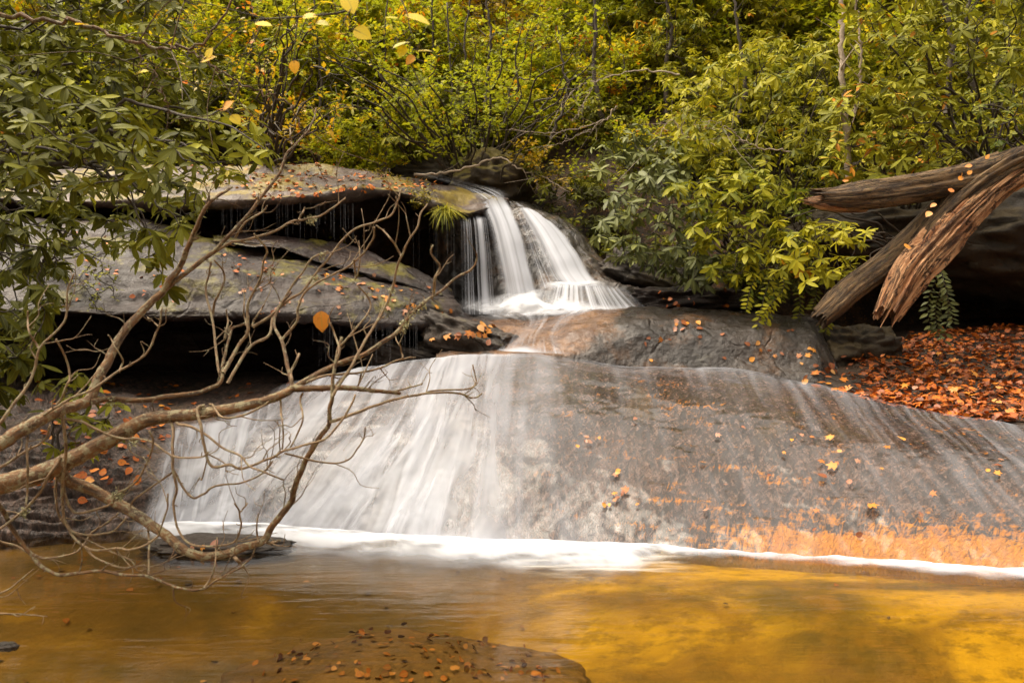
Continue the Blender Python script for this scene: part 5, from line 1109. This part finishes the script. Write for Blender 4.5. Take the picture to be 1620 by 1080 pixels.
drops(5, [S_b6], [(300, 850), (440, 860), (440, 868), (300, 862)], .07, 'leaf resting on the low black rock in the pool', 'leaves on the low pool rock', pale=.2)
drops(12, [S_sub], [(480, 960), (700, 970), (720, 1070), (430, 1070)], .036, 'sunken leaf on the broad submerged rock', 'sunken leaves on the submerged rock', pale=.35, lift=.008)
drops(260, [S_sub], [(400, 960), (760, 965), (900, 1070), (400, 1078)], .042, 'mottled sunken leaf layer on the broad submerged rock', '', merged=True, pale=.2)
drops(14, [S_b4, S_b5], [(1030, 440), (1170, 460), (1170, 490), (1040, 490)], .07, 'few leaves on the rocks beside the step cascade', '', merged=True, pale=.2)
# orange leaves caught on the log
for k_, (x_, r_) in enumerate([(1522, 272), (1531, 276), (1516, 284), (1538, 262), (1504, 304), (1481, 322), (1473, 335), (1430, 388), (1336, 288), (1560, 252)]):
    Yl = 7.62+(x_-1400)/1800.
    one_leaf('fallen_leaf', 'broad', W(x_, r_, Yl+.05), RG.normal(0, 1, 3)*[1, .5, .6], (RG.normal(0, .5), -.8, .6+RG.normal(0, .3)), RG.uniform(.05, .09), RG.uniform(.6, .9), MT['fallen'], label='orange leaf caught on the fallen log', cat='leaf', group='leaves on the fallen log')
# litter carpet
LV = Leaves('broad'); LV2 = Leaves('maple')
idx = np.where((S_lb['px'] > 1335) & (S_lb['row'] < 668) & (S_lb['V'][:, 1] < 10.2))[0]
wgt = sstep(0, 60, S_lb['px'][idx]-1335)*1.+.05
pk = RG.choice(idx, 8000, p=wgt/wgt.sum())
for j in pk:
    p_ = S_lb['V'][j]+RG.normal(0, .05, 3)*[1, 1, .25]+[0, 0, RG.uniform(.005, .05)]
    (LV if RG.random() < .55 else LV2).add(p_, RG.normal(0, 1, 3)*[1, 1, .3], np.array([0, -.2, 1.])+RG.normal(0, .42, 3), RG.uniform(.035, .088), float(np.clip(RG.beta(2, 2.2)*.8+.15*mn.noise(Vector(p_)*2.), 0, 1)), RG.uniform(.7, 1.1))
A1, A2 = LV.arrays(), LV2.arrays(); n1_ = len(A1[0])
o = mesh_obj('fallen_leaves', np.concatenate([A1[0], A2[0]]), np.concatenate([A1[1], A2[1]+n1_]), MT['litter'], attrs=dict(rnd=np.concatenate([A1[2], A2[2]]), across=np.concatenate([A1[3], A2[3]]))); tag(o, 'thick carpet of rust-orange leaf litter on the bank below the log', 'leaf litter', kind='stuff')
drops(60, [S_lb], [(1370, 560), (1600, 545), (1615, 640), (1500, 640), (1370, 625)], .085, 'large bright leaf on top of the litter carpet', 'bright leaves on the litter', pale=.05, lift=.06)
# small leaves littering the cave floor edge and hillside
LV = Leaves('broad')
idx = np.where((S_l4['row'] < 300) & (S_l4['V'][:, 1] > 10.6) & (S_l4['N'][:, 2] > .6) & (S_l4['px'] > 300) & (S_l4['px'] < 700))[0]
for j in RG.choice(idx, 500): LV.add(S_l4['V'][j]+[0, 0, .015], RG.normal(0, 1, 3)*[1, 1, .2], np.array([0, -.1, 1.])+RG.normal(0, .3, 3), RG.uniform(.04, .075), RG.random())
o = LV.build('fallen_leaves', MT['litter']); tag(o, 'scattered leaf crumbs along the back of the upper ledge', 'leaf litter', kind='stuff')

# ------------------------------------------------------------------ light, sky, camera
w = bpy.data.worlds.new('World'); sc.world = w; w.use_nodes = True; nt = w.node_tree; bg = nt.nodes['Background']
sky = nt.nodes.new('ShaderNodeTexSky'); sky.sky_type = 'NISHITA'; sky.sun_disc = False
SUN_EL, SUN_AZ = 64, -90      # azimuth from +Y towards +X
sky.sun_elevation = R(SUN_EL); sky.sun_rotation = R(SUN_AZ+180-180); sky.air_density = 1.; sky.dust_density = 3.; sky.ozone_density = 1.
hs = nt.nodes.new('ShaderNodeHueSaturation'); hs.inputs['Saturation'].default_value = .12
tn = nt.nodes.new('ShaderNodeMix'); tn.data_type = 'RGBA'; tn.blend_type = 'MULTIPLY'; tn.inputs[0].default_value = 1.; tn.inputs[7].default_value = (1., .90, .76, 1)
nt.links.new(sky.outputs[0], hs.inputs['Color']); nt.links.new(hs.outputs[0], tn.inputs[6]); 
tc = nt.nodes.new('ShaderNodeTexCoord'); sx = nt.nodes.new('ShaderNodeSeparateXYZ'); mr = nt.nodes.new('ShaderNodeMapRange'); vm = nt.nodes.new('ShaderNodeVectorMath'); vm.operation = 'SCALE'
for i_, v_ in ((1, .30), (2, .95), (3, .42), (4, 1.95)): mr.inputs[i_].default_value = v_
nt.links.new(tc.outputs['Generated'], sx.inputs[0]); nt.links.new(sx.outputs[2], mr.inputs[0]); nt.links.new(tn.outputs[2], vm.inputs[0]); nt.links.new(mr.outputs[0], vm.inputs['Scale'])
nt.links.new(vm.outputs[0], bg.inputs['Color']); bg.inputs['Strength'].default_value = .15
sd = bpy.data.lights.new('sun', 'SUN'); sd.energy = 1.1; sd.angle = R(55); sd.color = (1, .86, .66)
so = bpy.data.objects.new('sun', sd); col.objects.link(so); az = R(SUN_AZ); el = R(SUN_EL)
dv_ = Vector((math.sin(az)*math.cos(el), math.cos(az)*math.cos(el), math.sin(el)))
so.rotation_euler = dv_.to_track_quat('Z', 'Y').to_euler(); so.location = (0, 0, 30)
cd = bpy.data.cameras.new('camera'); cam = bpy.data.objects.new('camera', cd); col.objects.link(cam)
cd.sensor_width = 36; cd.lens = 28; cd.clip_end = 600; cd.dof.use_dof = True; cd.dof.focus_distance = 7.; cd.dof.aperture_fstop = 3.2; cam.location = (0, 0, CAMZ); cam.rotation_euler = (R(90), 0, 0); sc.camera = cam
sc.view_settings.view_transform = 'Standard'; sc.view_settings.look = 'None'; sc.view_settings.exposure = 1.3
sc.cycles.max_bounces = 8; sc.cycles.transparent_max_bounces = 24; sc.cycles.diffuse_bounces = 4; sc.cycles.use_denoising = True
sc.cycles.sample_clamp_indirect = 6
